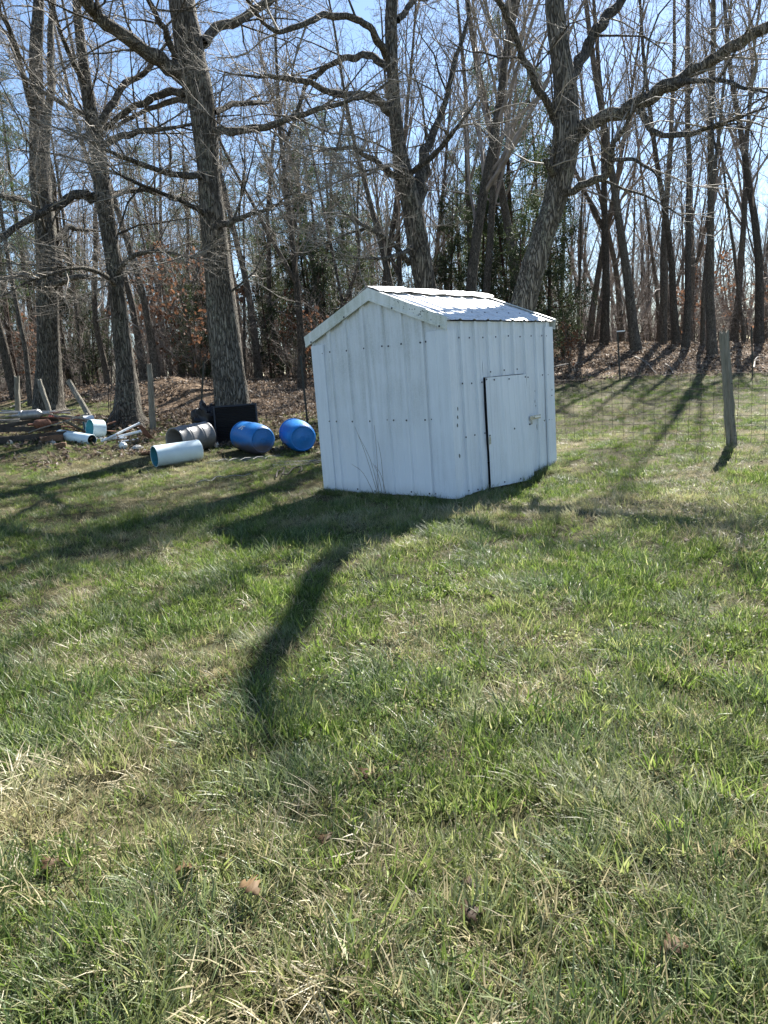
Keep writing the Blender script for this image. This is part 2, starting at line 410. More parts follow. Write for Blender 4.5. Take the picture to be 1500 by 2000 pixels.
# corner trims
def corner(name, poly_uv, z0, z1):
    m = MB(); n = len(poly_uv)
    vs = [u * SU3 + v * SV3 + Z3 * z for z in (z0, z1) for u, v in poly_uv]
    m.add(vs, [(i, i + 1, n + i + 1, n + i) for i in range(n - 1)])
    o = m.build(name, M_SIDE, shed); sd = o.modifiers.new('gauge', 'SOLIDIFY'); sd.thickness = .002; sd.offset = 0
corner('corner_trim', [(.272, -.004), (.268, -.031), (.14, -.031), (.135, -.037), (.130, -.031), (-.034, -.032), (-.034, .105), (-.028, .118), (-.034, .125), (-.033, .135), (-.004, .138)], -.005, 1.955)
corner('corner_trim', [(-.006, 2.33), (-.032, 2.332), (-.034, SL + .02), (.15, SL + .034)], .03, 1.985)
corner('corner_trim', [(1.945, -.006), (1.948, -.031), (GW + .012, -.033), (GW + .034, .15)], .0, 1.95)
corner('corner_trim', [(GW + .034, SL - .15), (GW + .034, SL + .034), (GW - .15, SL + .034)], .02, 1.99)
# skid under the wall
m = MB(); m.box(.10 * SU3 + SV3 * SL / 2 + Z3 * -.06, (.1, SL - .1, .12), np.stack([SU3, SV3, Z3], 1)); m.build('skid', M_DARK, shed)
m = MB(); m.box(1.98 * SU3 + SV3 * SL / 2 + Z3 * -.06, (.1, SL - .1, .12), np.stack([SU3, SV3, Z3], 1)); m.build('skid', M_DARK, shed)
m = MB(); m.box(GW / 2 * SU3 + SV3 * SL / 2 + Z3 * .02, (GW - .06, SL - .06, .03), np.stack([SU3, SV3, Z3], 1)); m.build('floor_deck', M_DARK, shed)
# roof
def roof_map(side):
    def f(v, t_, h):
        du = t_ * (UR + .055); u = UR - du if side < 0 else UR + du
        z = ZR + .028 - (ZR - ZE) * du / UR
        nrm = (-SU3 if side < 0 else SU3) * .38 + Z3 * .925
        return u * SU3 + v * SV3 + Z3 * z + nrm * (h + float(wob(v * 2, t_ * 2 + side)) * .5)
    return f
ra = sheet('roof', rib_profile(-.045, 2.62, .302, .21, .015, True, .036, .014), roof_map(-1), list(np.linspace(.01, 1, 7)), M_ROOF, shed)
rb = sheet('roof', rib_profile(-.045, 2.62, .302, .21, .015, True, .036, .014), roof_map(1), list(np.linspace(.01, 1, 7)), M_ROOF, shed)
for k, (a, b) in enumerate(((-.05, .66), (.62, 1.40), (1.36, 2.06), (2.02, 2.60))):     # ridge cap pieces, each lapped over the last
    m = MB(); l0, l1 = .022 + .004 * (k % 2), .034 + .006 * ((k + 1) % 2); ridx = []
    prof = [(-.17, -.074), (-.15, -.060), (-.05, -.008), (0, .008), (.05, -.008), (.15, -.060), (.17, -.074)]
    vs = [(UR + du) * SU3 + v * SV3 + Z3 * (ZR + .050 + dz + lift + .01 * math.sin(v * 9 + du * 20)) for v, lift in ((a, l0), ((a + b) / 2, (l0 + l1) / 2 - .006), (b, l1)) for du, dz in prof]
    n = len(prof); m.add(vs, [(r * n + i, r * n + i + 1, (r + 1) * n + i + 1, (r + 1) * n + i) for r in range(2) for i in range(n - 1)])
    o = m.build('ridge_cap', M_ROOF, ra); sd = o.modifiers.new('gauge', 'SOLIDIFY'); sd.thickness = .002; sd.offset = 0
# rake trims on both gables
def rake(vpos, out, side):
    sg = -1 if side == 0 else 1; ue = UR + sg * (UR + (.058 if sg < 0 else .085)); zt = lambda u: ZR + .056 - (ZR - ZE) * abs(u - UR) / UR
    hgt = .150
    poly = [(UR, zt(UR)), (ue, zt(ue)), (ue - sg * .018, zt(ue) - hgt + .012), (UR, zt(UR) - hgt)]
    if sg > 0: poly = poly[::-1]
    m = MB(); m.prism(poly, vpos * SV3, SU3, Z3, out, .006); o = m.build('rake_trim', M_TRIM, shed)
    lip = [(UR, zt(UR) - hgt + .034), (ue - sg * .014, zt(ue) - hgt + .044), (ue - sg * .018, zt(ue) - hgt + .012), (UR, zt(UR) - hgt)]
    if sg > 0: lip = lip[::-1]
    m = MB(); m.prism(lip, vpos * SV3 + out * .006, SU3, Z3, out, .007); m.build('trim_lip', M_TRIM, o)
    # return flange lying on the roof, and inward leg to the wall
    top = [(UR, zt(UR)), (ue, zt(ue)), (ue, zt(ue) - .004), (UR, zt(UR) - .004)]
    if sg > 0: top = top[::-1]
    m = MB(); m.prism(top, vpos * SV3 - out * .06, SU3, Z3, out, .058); m.build('trim_flange', M_TRIM, o)
    bot = [(UR, zt(UR) - hgt + .006), (ue - sg * .018, zt(ue) - hgt + .018), (ue - sg * .018, zt(ue) - hgt + .014), (UR, zt(UR) - hgt + .002)]
    if sg > 0: bot = bot[::-1]
    m = MB(); m.prism(bot, vpos * SV3 - out * .022, SU3, Z3, out, .021); m.build('trim_flange', M_TRIM, o)
for s_ in (0, 1):
    rake(-.050, -SV3, s_); rake(SL + .075, SV3, s_)
# door: hung sheet, sagging and pulled out at its lower far corner
door = MB()
def dmap(s, t_, h):
    v0 = .721 * t_ + .730 * (1 - t_); v1 = 1.738 * t_ + 1.80 * (1 - t_); f = s / 1.03
    v = v0 + (v1 - v0) * f; z = (1.375 * t_ + .004 * (1 - t_)) * (1 - f) + (1.371 * t_ + -.050 * (1 - t_)) * f
    out = .034 + .035 * f * (1 - t_) + h
    return v * SV3 + Z3 * z - SU3 * (out + float(wob(s + 3, t_)) * .7)
dr = sheet('door', rib_profile(0, 1.03, .44, .40, .014, True, .05, .02), dmap, rows, M_SIDE, shed)
hm = MB(); Mx = np.stack([SV3, Z3, SU3], 1)
hm.box(.735 * SV3 + Z3 * .60 - SU3 * .046, (.05, .085, .012), Mx); hm.tube([.722 * SV3 + Z3 * .555 - SU3 * .052, .722 * SV3 + Z3 * .645 - SU3 * .052], .009, 8); hm.build('hinge', M_STEEL, dr)
hm = MB(); hm.box(1.90 * SV3 + Z3 * .785 - SU3 * .066, (.30, .055, .008), Mx); hs = hm.build('hasp', M_STEEL, dr, bevel=.003)
hm = MB(); hm.box(1.935 * SV3 + Z3 * .785 - SU3 * .078, (.16, .018, .02), Mx); hm.build('hasp_bar', simple('bright_steel', (.75, .75, .73), .35, .6, .1, 20), dr, bevel=.003)
hm = MB(); hm.tube([1.79 * SV3 + Z3 * .76 - SU3 * .066, 1.79 * SV3 + Z3 * .70 - SU3 * .066], .012, 8); hm.build('staple', M_STEEL, dr)
# screws
sm = MB(); sm.lathe([(0, .0), (0, .0115), (.003, .0115), (.0035, .0065), (.008, .006), (.0085, 0)], (0, 0, 0), (0, 0, 1), 8)
sme = bpy.data.meshes.new('screw'); sme.from_pydata(sm.v, [], sm.f); sme.materials.append(M_SCREW)
def screw(p, outv, parent=shed):
    o = bpy.data.objects.new('screw', sme); COL.objects.link(o); o.parent = parent; o.location = tuple(p); o.rotation_euler = Vector(outv).to_track_quat('Z', 'Y').to_euler()
jit = lambda a: random.uniform(-a, a)
for z, us in ((1.848, (.28, .36, .645, .845, .945, 1.24, 1.535, 1.83, 1.966)), (.945, (.264, .362, .645, .845, .945, 1.235, 1.535, 1.82, 1.952)), (.045, (.27, .365, .645, 1.24, 1.54))):
    for u in us: screw(u * SU3 + Z3 * (z + jit(.008)) - SV3 * (.027 if u < .3 or u > 1.94 else .030), -SV3)
for z, vs_ in ((1.865, (.20, .42, .72, 1.02, 1.33, 1.63, 1.93, 2.23, 2.36)), (1.333, (.22, .42, .65, 1.80, 2.21, 2.37)), (.703, (.235, .43, .66, 1.83, 2.22, 2.36)), (1.445, (.86, 1.19, 1.52))):
    for v in vs_: screw(v * SV3 + Z3 * (z + jit(.01)) - SU3 * .0295, -SU3)
for v, z in ((.25, .05), (.45, .03)): screw(v * SV3 + Z3 * z - SU3 * .02, -SU3)
for s, tt in ((.02, .985), (.2, .975), (.57, .97), (1.0, .975), (.03, .48), (.62, .51), (1.01, .53), (.3, .03), (.68, .03), (1.01, .025)):
    screw(dmap(s, tt, .006), -SU3, dr)
for u in (2.12, 1.5, .72, .05): screw(u * SU3 + Z3 * (zroof(u) + .058 - .135) - SV3 * .066, -SV3)
for k in range(9):
    v = .06 + .302 * k
    for tt in (.3, .72): screw(roof_map(-1)(v, tt, .001), -SU3 * .38 + Z3 * .925, ra)
# flakes where the paint has come off
for (u, v, z, a, b) in ((0, .085, 1.05, .012, .05), (0, .075, .95, .018, .045), (0, .06, .86, .02, .065), (0, .17, .79, .01, .02), (0, .07, .50, .022, .06), (0, .155, .69, .006, .012), (0, 2.03, 1.13, .01, .02),
                        (0, 2.02, .99, .007, .05), (0, 2.04, .93, .01, .02), (0, 2.06, .645, .03, .09), (0, 2.47, 1.12, .012, .03), (0, 2.46, 1.04, .02, .02), (0, 2.44, .70, .01, .012)):
    m = MB(); n = 7; offo = .036 if (v < .1 or v > 2.33) else (.003 if not 0 else 0)
    poly = [((.5 + .5 * random.random()) * a * math.cos(6.283 * k / n), (.5 + .5 * random.random()) * b * .6 * math.sin(6.283 * k / n)) for k in range(n)]
    m.prism(poly, v * SV3 + Z3 * z - SU3 * offo, SV3, Z3, -SU3, .0012); m.build('paint_chip', M_CHIP, shed)
for k in range(26):
    u = random.gauss(.42, .16); m = MB(); n = 6; r_ = random.uniform(.004, .014)
    if u < .0: continue
    poly = [(random.uniform(.5, 1) * r_ * math.cos(6.283 * j / n), random.uniform(.5, 1) * r_ * math.sin(6.283 * j / n)) for j in range(n)]
    zc = zroof(u) + .056 - random.uniform(.02, .105); m.prism(poly, u * SU3 + Z3 * zc - SV3 * .056, SU3, Z3, -SV3, .0012); m.build('paint_chip', M_CHIP, shed)

# ------------------------------------------------------------------ tree growth
def unit(v):
    l = math.sqrt(v[0] * v[0] + v[1] * v[1] + v[2] * v[2]) + 1e-9; return (v[0] / l, v[1] / l, v[2] / l)
def turned(d, ang, rng):
    a = rng.uniform(0, 6.2832); ref = (0, 0, 1) if abs(d[2]) < .9 else (1, 0, 0)
    x = unit((d[1] * ref[2] - d[2] * ref[1], d[2] * ref[0] - d[0] * ref[2], d[0] * ref[1] - d[1] * ref[0]))
    y = (d[1] * x[2] - d[2] * x[1], d[2] * x[0] - d[0] * x[2], d[0] * x[1] - d[1] * x[0])
    c, s_ = math.cos(ang), math.sin(ang); ca, sa_ = math.cos(a), math.sin(a)
    return unit(tuple(d[k] * c + (x[k] * ca + y[k] * sa_) * s_ for k in range(3)))
SEG = [9, 7, 5, 4, 3]; SID = [8, 6, 4, 3, 3]
def walk(p, d, L, r0, r1, nseg, wig, trop, rng):
    P = [p]; Rr = [r0]; st = L / nseg
    for i in range(nseg):
        d = unit((d[0] + rng.gauss(0, wig), d[1] + rng.gauss(0, wig), d[2] + rng.gauss(0, wig) + trop))
        p = (p[0] + d[0] * st, p[1] + d[1] * st, p[2] + d[2] * st); P.append(p); f = (i + 1) / nseg; Rr.append(r0 + (r1 - r0) * f)
    return P, Rr
def spawn(out, P, Rr, lvl, maxl, cfg, rng, t0=.2, dens=None, L0=None):
    """side branches along a polyline"""
    n = len(P) - 1
    Ltot = sum(math.dist(P[i], P[i + 1]) for i in range(n)); k = dens if dens is not None else cfg['n'][lvl]
    for c in range(k):
        t_ = t0 + (1 - t0) * ((c + rng.random()) / k); f = t_ * n; i = min(int(f), n - 1); u = f - i
        p = tuple(P[i][q] + (P[i + 1][q] - P[i][q]) * u for q in range(3)); r = Rr[i] + (Rr[i + 1] - Rr[i]) * u
        d = unit(tuple(P[i + 1][q] - P[i][q] for q in range(3)))
        nd = turned(d, math.radians(rng.uniform(*cfg['ang'])), rng)
        if nd[2] < -.35: nd = unit((nd[0], nd[1], nd[2] * .3))
        L = (L0 if L0 else Ltot * cfg['ratio'][lvl]) * (1.15 - .65 * t_) * rng.uniform(.6, 1.3)
        rr = min(r * .72, max(cfg['rmin'], L * cfg['thick']))
        branch(out, p, nd, L, rr, lvl + 1, maxl, cfg, rng)
def branch(out, p, d, L, r, lvl, maxl, cfg, rng):
    l = min(lvl, 4); P, Rr = walk(p, d, L, r, max(cfg['rmin'] * .45, r * .25), SEG[l], cfg['wig'], cfg['trop'], rng)
    out.append((P, Rr, SID[l]))
    if lvl < maxl: spawn(out, P, Rr, lvl, maxl, cfg, rng, .15)

OAK = dict(n=[0, 8, 7, 6, 0], ang=(30, 75), ratio=[0, .45, .5, .55, .5], wig=.2, trop=.02, thick=.011, rmin=.0036)
def big_tree(name, label, Y, trunk, limbs, ext, seed, group=None, dead=2.0, extra=None, slim=.9, tdens=1.15):
    """trunk / limbs: (px, py, half width px[, depth offset]) traced in the photograph, standing at distance Y"""
    rng = random.Random(seed); bx = trunk[0]
    b = pix(bx[0], bx[1], Y); base = np.array([b[0], b[1], g1(b[0], b[1])])
    def w3(lst): return np.array([np.append(pix(q[0], q[1], Y + (q[3] if len(q) > 3 else 0)) - base, q[2] * (Y + (q[3] if len(q) > 3 else 0)) / FPX) for q in lst])
    root = thing(name, label, 'tree', base, group)
    tk = w3(trunk); tk[:, 3] *= slim; r0 = tk[0, 3]
    foot = np.array([[tk[0, 0], tk[0, 1], -.35, r0 * 1.75], [tk[0, 0], tk[0, 1], .02, r0 * 1.45], [tk[0, 0] * 1.0, tk[0, 1], .28, r0 * 1.16]])
    tk = tk[tk[:, 2] > .5]; tk = np.vstack([foot, tk])
    d = tk[-1, :3] - tk[-3, :3]; d /= np.linalg.norm(d)
    top = [tk[-1]]; dd = d.copy()
    for k in range(5):
        dd = dd + np.array([rng.gauss(0, .1) + ext[1] / 5, rng.gauss(0, .1) + ext[2] / 5, .05]); dd /= np.linalg.norm(dd)
        q = top[-1].copy(); q[:3] += dd * ext[0] / 5; q[3] = max(.02, tk[-1, 3] * (1 - (k + 1) / 5.6)); top.append(q)
    full = np.vstack([tk, top[1:]]); T = smooth_poly(full, 46)
    # lumpy oval trunk with flared roots
    S = 18; th = np.arange(S) * 2 * math.pi / S; V = []
    for i, q in enumerate(T):
        fl = max(0, 1 - max(q[2], 0) / .5); rr = q[3] * (1 + .05 * np.sin(3 * th + i * .35 + seed) + .035 * np.sin(7 * th - i * .9) + fl * .16 * np.sin(5 * th + seed)) * (1 + rng.uniform(-.025, .025))
        V.append(np.stack([q[0] + rr * np.cos(th), q[1] + rr * np.sin(th), np.full(S, q[2])], 1))
    ii = np.arange(45)[:, None] * S; jj = np.arange(S)[None]; j2 = (jj + 1) % S
    link('trunk', np_mesh('trunk', np.concatenate(V), np.stack([ii + jj, ii + j2, ii + S + j2, ii + S + jj], -1).reshape(-1, 4), None, True), M_OAK, root)
    tw = []
    for lm in limbs:
        L = w3(lm['p']); L[:, 3] *= .84; e = lm.get('ext', 0)
        if e:
            dl = L[-1, :3] - L[-2, :3]; dl /= np.linalg.norm(dl)
            for k in range(3):
                dl = dl + np.array([rng.gauss(0, .15), rng.gauss(0, .2), rng.gauss(.03, .1)]); dl /= np.linalg.norm(dl)
                q = L[-1].copy(); q[:3] += dl * e / 3; q[3] = max(.008, q[3] * .66); L = np.vstack([L, q])
        n = max(10, len(L) * 4); Ls = smooth_poly(L, n); Ls[:, 3] = np.maximum(Ls[:, 3], .006); kk = np.random.RandomState(seed * 7 + len(tw)).normal(0, 1, (n, 3)); kk = (kk + np.roll(kk, 1, 0)) * .5; kk[:2] = 0; Ls[:, :3] += kk * Ls[:, 3:4] * .34
        jl = Ls[:, 3:4] * .0
        link('limb', tubes_mesh('limb', [(Ls[:, :3], Ls[:, 3] * (1 + .06 * np.sin(np.arange(n) * 1.7 + seed)), 10)]), M_OAK, root)
        ln = float(np.linalg.norm(np.diff(Ls[:, :3], axis=0), axis=1).sum())
        PP = [tuple(q[:3]) for q in Ls]; RR = [float(q[3]) for q in Ls]
        spawn(tw, PP, RR, 1, 4, OAK, rng, lm.get('t0', .25), max(4, int(ln * lm.get('dens', 3.6) * tdens)), lm.get('bl', 1.9))
    # random scaffold branches up the stem
    PP = [tuple(q[:3]) for q in T]; RR = [float(q[3]) for q in T]
    zb = [q[2] for q in PP]
    i0 = next(i for i, z in enumerate(zb) if z > dead); n0 = i0 / 45
    spawn(tw, PP, RR, 0, 4, dict(OAK, n=[0, 9, 7, 5, 0], trop=.03), rng, n0, (extra or (12, 3.0))[0], (extra or (12, 3.0))[1])
    # thicker ones are bark, all in one crown mesh
    big = [q for q in tw if q[1][0] > .02]; sm_ = [q for q in tw if q[1][0] <= .02]
    for q in big: link('branch', tubes_mesh('branch', [q]), M_OAK, root)
    link('crown', tubes_mesh('crown', sm_), M_TWIG, root)
    return root, len(tw)

cnt = []
# leftmost huge oak
cnt.append(big_tree('oak_tree', 'massive old oak behind the scrap heap, between two leaning boards', 20.5,
    [(96, 806, 27), (95, 700, 24), (94, 600, 22), (92, 480, 22), (82, 380, 20), (76, 290, 19), (72, 200, 14), (70, 100, 12), (76, 0, 10)],
    [dict(p=[(86, 300, 9), (98, 200, 8), (102, 100, 7, .5), (104, 0, 6, 1)], ext=4), dict(p=[(70, 240, 7), (45, 140, 6, -1), (20, 60, 5, -1.5), (-20, 0, 4, -2)], ext=2),
     dict(p=[(100, 560, 7), (150, 540, 6, -.8), (200, 545, 4, -1.5)], ext=1.2), dict(p=[(85, 420, 8), (40, 390, 6, .6), (-10, 380, 5, 1)], ext=2),
     dict(p=[(108, 470, 7), (135, 445, 6, .5), (165, 450, 4, 1)], ext=1), dict(p=[(80, 560, 6), (40, 540, 5, -1), (-5, 545, 4, -2)], ext=1.5)], (6, .1, .1), 11, extra=(15, 3.0), tdens=1.5))
# second oak, leaning left
cnt.append(big_tree('oak_tree', 'leaning oak rising behind the white pipe scraps, hanging cords beside its trunk', 17.0,
    [(252, 832, 27), (246, 740, 22), (238, 660, 18), (228, 560, 16), (214, 460, 16), (203, 380, 17), (192, 300, 16), (180, 240, 14), (166, 150, 11), (155, 60, 9), (150, 0, 8)],
    [dict(p=[(186, 385, 10), (165, 383, 10, -.3), (133, 386, 9, -.8), (110, 402, 8, -1.2), (87, 414, 8, -1.6), (50, 432, 7, -2), (0, 466, 6, -2.5)], ext=2, dens=2.2),
     dict(p=[(192, 250, 9), (215, 205, 8, .4), (245, 165, 7, .8), (285, 140, 5, 1.2)], ext=2), dict(p=[(200, 285, 8), (235, 265, 7, -.4), (280, 258, 6, -.8), (330, 250, 4, -1.2)], ext=1.5),
     dict(p=[(185, 250, 7), (165, 225, 6, .5), (120, 200, 5, 1), (70, 170, 4, 1.4)], ext=2), dict(p=[(208, 390, 7), (245, 375, 6, .8), (290, 372, 5, 1.3), (340, 385, 3.5, 1.8)], ext=1.2),
     dict(p=[(222, 540, 6), (260, 500, 5, -.6), (310, 490, 4, -1), (360, 500, 3, -1.4)], ext=1), dict(p=[(170, 170, 6), (140, 110, 5, -.5), (110, 40, 4, -.8)], ext=2.5),
     dict(p=[(230, 560, 6), (190, 530, 5, -1), (140, 525, 4, -1.6), (90, 540, 3, -2)], ext=1.2)], (5, -.1, .1), 23, extra=(15, 2.4), tdens=1.5))
# oak with the slatted panel
cnt.append(big_tree('oak_tree', 'stout grey oak with a black slatted panel leaning against its base', 15.8,
    [(455, 855, 40), (452, 780, 37), (444, 700, 34), (434, 600, 31), (424, 500, 27), (415, 420, 25), (407, 340, 23), (400, 260, 24), (390, 190, 26), (376, 130, 29), (366, 60, 27), (356, 0, 25)],
    [dict(p=[(372, 165, 17), (345, 140, 17, -.2), (300, 108, 16, -.5), (240, 66, 14, -.9), (190, 28, 13, -1.2), (150, -15, 12, -1.5)], ext=4, bl=2.2),
     dict(p=[(398, 85, 11), (420, 62, 10, .3), (460, 42, 9, .6), (520, 8, 8, 1), (560, -20, 6, 1.3)], ext=3),
     dict(p=[(346, 120, 8), (330, 80, 7, -.4), (312, 40, 6, -.6), (288, -5, 5, -.8)], ext=3),
     dict(p=[(416, 258, 9), (445, 255, 8, -.3), (490, 253, 8, -.7), (540, 240, 7, -1.1), (590, 222, 6, -1.5), (640, 210, 5, -1.8), (690, 196, 4, -2)], ext=1, dens=3.2),
     dict(p=[(372, 178, 9), (330, 182, 8, .5), (280, 200, 7, 1), (235, 225, 6, 1.4), (205, 250, 5, 1.6)], ext=1), dict(p=[(378, 195, 7), (330, 200, 6, .8), (285, 215, 5, 1.5), (240, 240, 4, 2)], ext=1),
     dict(p=[(412, 445, 9), (440, 440, 7, -.5), (470, 425, 6, -1), (520, 410, 4, -1.5)], ext=1), dict(p=[(398, 345, 8), (365, 342, 7, -.6), (320, 335, 6, -1.2), (270, 318, 5, -1.6), (215, 298, 4, -2)], ext=.8),
     dict(p=[(402, 420, 6), (360, 395, 5, -1), (300, 370, 4, -1.8), (250, 350, 3, -2.3)], ext=.8), dict(p=[(418, 220, 7), (450, 205, 6, .8), (500, 200, 5, 1.5)], ext=1.5)], (7, .05, .1), 31, extra=(13, 2.2), tdens=1.45))
# centre oak behind the shed
cnt.append(big_tree('oak_tree', 'forked oak standing behind the shed ridge, branches crooking to both sides', 15.3,
    [(858, 760, 30), (850, 680, 28), (840, 600, 26), (828, 540, 26), (815, 460, 26), (805, 400, 25), (790, 340, 21), (780, 290, 17), (772, 230, 15), (767, 150, 14), (764, 70, 14), (766, 0, 14)],
    [dict(p=[(812, 400, 14), (826, 350, 13, .3), (832, 300, 11, .6), (848, 250, 8, .9), (872, 190, 6, 1.2), (890, 110, 5, 1.4)], ext=3),
     dict(p=[(762, 222, 9), (742, 200, 9, -.2), (715, 188, 9, -.4), (690, 186, 8, -.6), (650, 180, 7, -.9), (600, 161, 6, -1.2), (540, 152, 5, -1.5), (500, 150, 3, -1.7)], ext=.8, dens=3),
     dict(p=[(760, 135, 8), (742, 118, 8, .2), (720, 108, 7, .4), (690, 112, 7, .6), (655, 122, 6, .8), (622, 142, 6, 1), (600, 158, 5, 1.1), (590, 190, 4, 1.2), (575, 235, 4, 1.3), (550, 300, 3, 1.5)], ext=.6, dens=3),
     dict(p=[(756, 112, 8), (738, 80, 8, -.5), (715, 48, 7, -.9), (690, 36, 7, -1.2), (640, 28, 7, -1.5), (600, 44, 6, -1.8), (548, 62, 5, -2.1), (515, 45, 4, -2.3), (490, 10, 4, -2.5)], ext=1.5, dens=2.6),
     dict(p=[(775, 345, 8), (752, 330, 7, -.4), (725, 310, 6, -.8), (690, 290, 5, -1.2), (650, 290, 3, -1.5)], ext=.6), dict(p=[(800, 340, 6), (840, 310, 6, -.5), (880, 265, 5, -.9)], ext=.8),
     dict(p=[(800, 515, 6), (770, 480, 5, -.6), (730, 450, 4, -1.1), (690, 430, 3, -1.5)], ext=.8), dict(p=[(812, 480, 6), (770, 500, 4, -1), (720, 505, 3, -1.6)], ext=.6),
     dict(p=[(776, 40, 7), (800, 10, 6, .4), (830, -30, 5, .8)], ext=1.2), dict(p=[(792, 330, 5), (760, 322, 4, -1), (720, 340, 3, -1.8)], ext=.7)], (6, .1, .05), 43, extra=(9, 2.0), slim=.76))
# right leaning oak
r5 = pix(1085, 0, 13.6)
cnt.append(big_tree('oak_tree', 'lichen-spotted oak leaning right above the shed, one heavy limb reaching far sideways', 13.6,
    [(985, 770, 34), (1000, 690, 32), (1018, 610, 30), (1040, 530, 29), (1062, 460, 27), (1082, 400, 27), (1096, 340, 28), (1104, 280, 29), (1105, 220, 26), (1102, 160, 24), (1092, 90, 21), (1083, 0, 19), (1093, -70, 18), (1143, -200, 17), (1188, -343, 15)],
    [dict(p=[(1112, 165, 12), (1130, 115, 12, .3), (1152, 82, 11, .5), (1180, 42, 11, .7), (1212, 0, 10, .9), (1240, -40, 9, 1.1)], ext=2, dens=2),
     dict(p=[(1086, 240, 9), (1072, 210, 8, -.2), (1050, 170, 8, -.5), (1030, 130, 8, -.7), (1012, 82, 7, -.9), (990, 30, 7, -1.1), (970, -8, 6, -1.3)], ext=1.5, dens=2.4),
     dict(p=[(1112, 285, 17), (1130, 258, 16, -.1), (1155, 240, 15, -.2), (1200, 226, 14, -.4), (1245, 210, 15, -.6), (1270, 190, 15, -.7), (1300, 172, 14, -.9), (1345, 150, 13, -1.1), (1392, 116, 12, -1.3), (1440, 88, 12, -1.6), (1500, 52, 11, -1.9), (1570, 20, 9, -2.2)], ext=2, dens=2.6, t0=.3),
     dict(p=[(1104, 378, 9), (1130, 364, 8, -.3), (1160, 352, 8, -.6), (1186, 338, 8, -.8), (1192, 312, 7, -1), (1196, 285, 6, -1.1), (1210, 265, 5, -1.2)], ext=.8),
     dict(p=[(1250, 215, 8, -.6), (1280, 258, 6, -.9), (1330, 262, 6, -1.3), (1380, 250, 5, -1.8), (1430, 235, 4, -2.2)], ext=1), dict(p=[(1320, 165, 8, -1), (1350, 158, 6, -1.5), (1400, 155, 5, -2), (1450, 170, 4, -2.5)], ext=1),
     dict(p=[(1192, 312, 5, -1), (1230, 312, 4, -1.4), (1270, 330, 3, -1.8)], ext=.6), dict(p=[(1082, 345, 8), (1074, 330, 7, -.35), (1066, 312, 5, -.5)], ext=0, dens=.5)], (2.2, .3, .0), 57, dead=4, extra=(6, 1.8), slim=.84))
print('twigs', [c[1] for c in cnt])

# ------------------------------------------------------------------ forest behind
M_RUST = leafmat('dead_oak_leaf', [(0, (.09, .045, .026)), (.5, (.20, .10, .055)), (1, (.30, .18, .11))], .4, .6, .2)
M_PINE = leafmat('pine_needles', [(0, (.03, .05, .022)), (.5, (.07, .11, .04)), (1, (.14, .18, .065))], .4, .5, .3)
M_CEDAR = leafmat('cedar_needles', [(0, (.025, .035, .017)), (.5, (.055, .075, .032)), (1, (.11, .125, .05))], .35, .55, .3)
def tinted(me, per_face_vals, nv):
    a = me.attributes.new('tint', 'FLOAT', 'POINT'); a.data.foreach_set('value', np.repeat(per_face_vals, nv).astype(np.float32))
def cards(name, C, size, rng, long=1.0, flat=None):
    """small bent leaf blades (two triangles each) scattered at C"""
    n = len(C); d1 = rng.normal(size=(n, 3)); d1 /= np.linalg.norm(d1, axis=1, keepdims=True)
    if flat is not None: d1 = d1 * .5 + flat; d1 /= np.linalg.norm(d1, axis=1, keepdims=True)
    d2 = np.cross(d1, rng.normal(size=(n, 3))); d2 /= np.linalg.norm(d2, axis=1, keepdims=True); nn = np.cross(d1, d2)
    sz = size * rng.uniform(.6, 1.4, (n, 1))
    V = np.stack([C, C + d1 * sz * long * .5 + d2 * sz * .45 + nn * sz * .12, C + d1 * sz * long, C + d1 * sz * long * .5 - d2 * sz * .45 + nn * sz * .12], 1).reshape(-1, 3)
    b = np.arange(n)[:, None] * 4
    me = np_mesh(name, V, None, np.concatenate([b + np.array([[0, 1, 2]]), b + np.array([[0, 2, 3]])]))
    tinted(me, rng.uniform(0, 1, n), 4); return me

class Proto: pass
def proto_bare(seed, h, r, kind):
    rng = random.Random(seed); pr = Proto(); tw = []; stems = []
    lean = (rng.gauss(0, .05), rng.gauss(0, .05), 1)
    cfg = dict(n=[0, 7, 6, 4, 0], ang=(25, 55), ratio=[0, .42, .48, .5, .5], wig=.13, trop=.06, thick=.009, rmin=.0048)
    P, Rr = walk((0, 0, -.3), unit(lean), h + .3, r, r * .18, 14, .035 if kind != 'crook' else .09, .02, rng); Rr[0] = r * 1.35; Rr[1] = r * 1.02
    stems.append((P, Rr, 9))
    if kind == 'fork':
        i = rng.randint(4, 6); d = turned(unit(tuple(P[i + 1][q] - P[i][q] for q in range(3))), math.radians(22), rng)
        P2, R2 = walk(P[i], d, h * .6, Rr[i] * .8, r * .12, 9, .05, .06, rng); stems.append((P2, R2, 8))
        spawn(tw, P2, R2, 0, 3, dict(cfg, n=[0, 7, 5, 4, 0]), rng, .25, 12, h * .2)
    if kind == 'broom': cfg.update(ang=(15, 35), trop=.1); spawn(tw, P, Rr, 0, 3, cfg, rng, .28, 24, h * .38)
    elif kind == 'crook': cfg.update(wig=.2, trop=.02, ang=(35, 75)); spawn(tw, P, Rr, 0, 3, cfg, rng, .2, 24, h * .26)
    elif kind == 'pole': spawn(tw, P, Rr, 0, 3, cfg, rng, .38, 16, h * .16)
    else: spawn(tw, P, Rr, 0, 3, cfg, rng, .3, 22, h * .24)
    pr.parts = [('trunk', tubes_mesh('trunk', [s_]), M_BARK) for s_ in stems] + [('crown', tubes_mesh('crown', tw), M_TWIGD)]
    pr.h = h; return pr
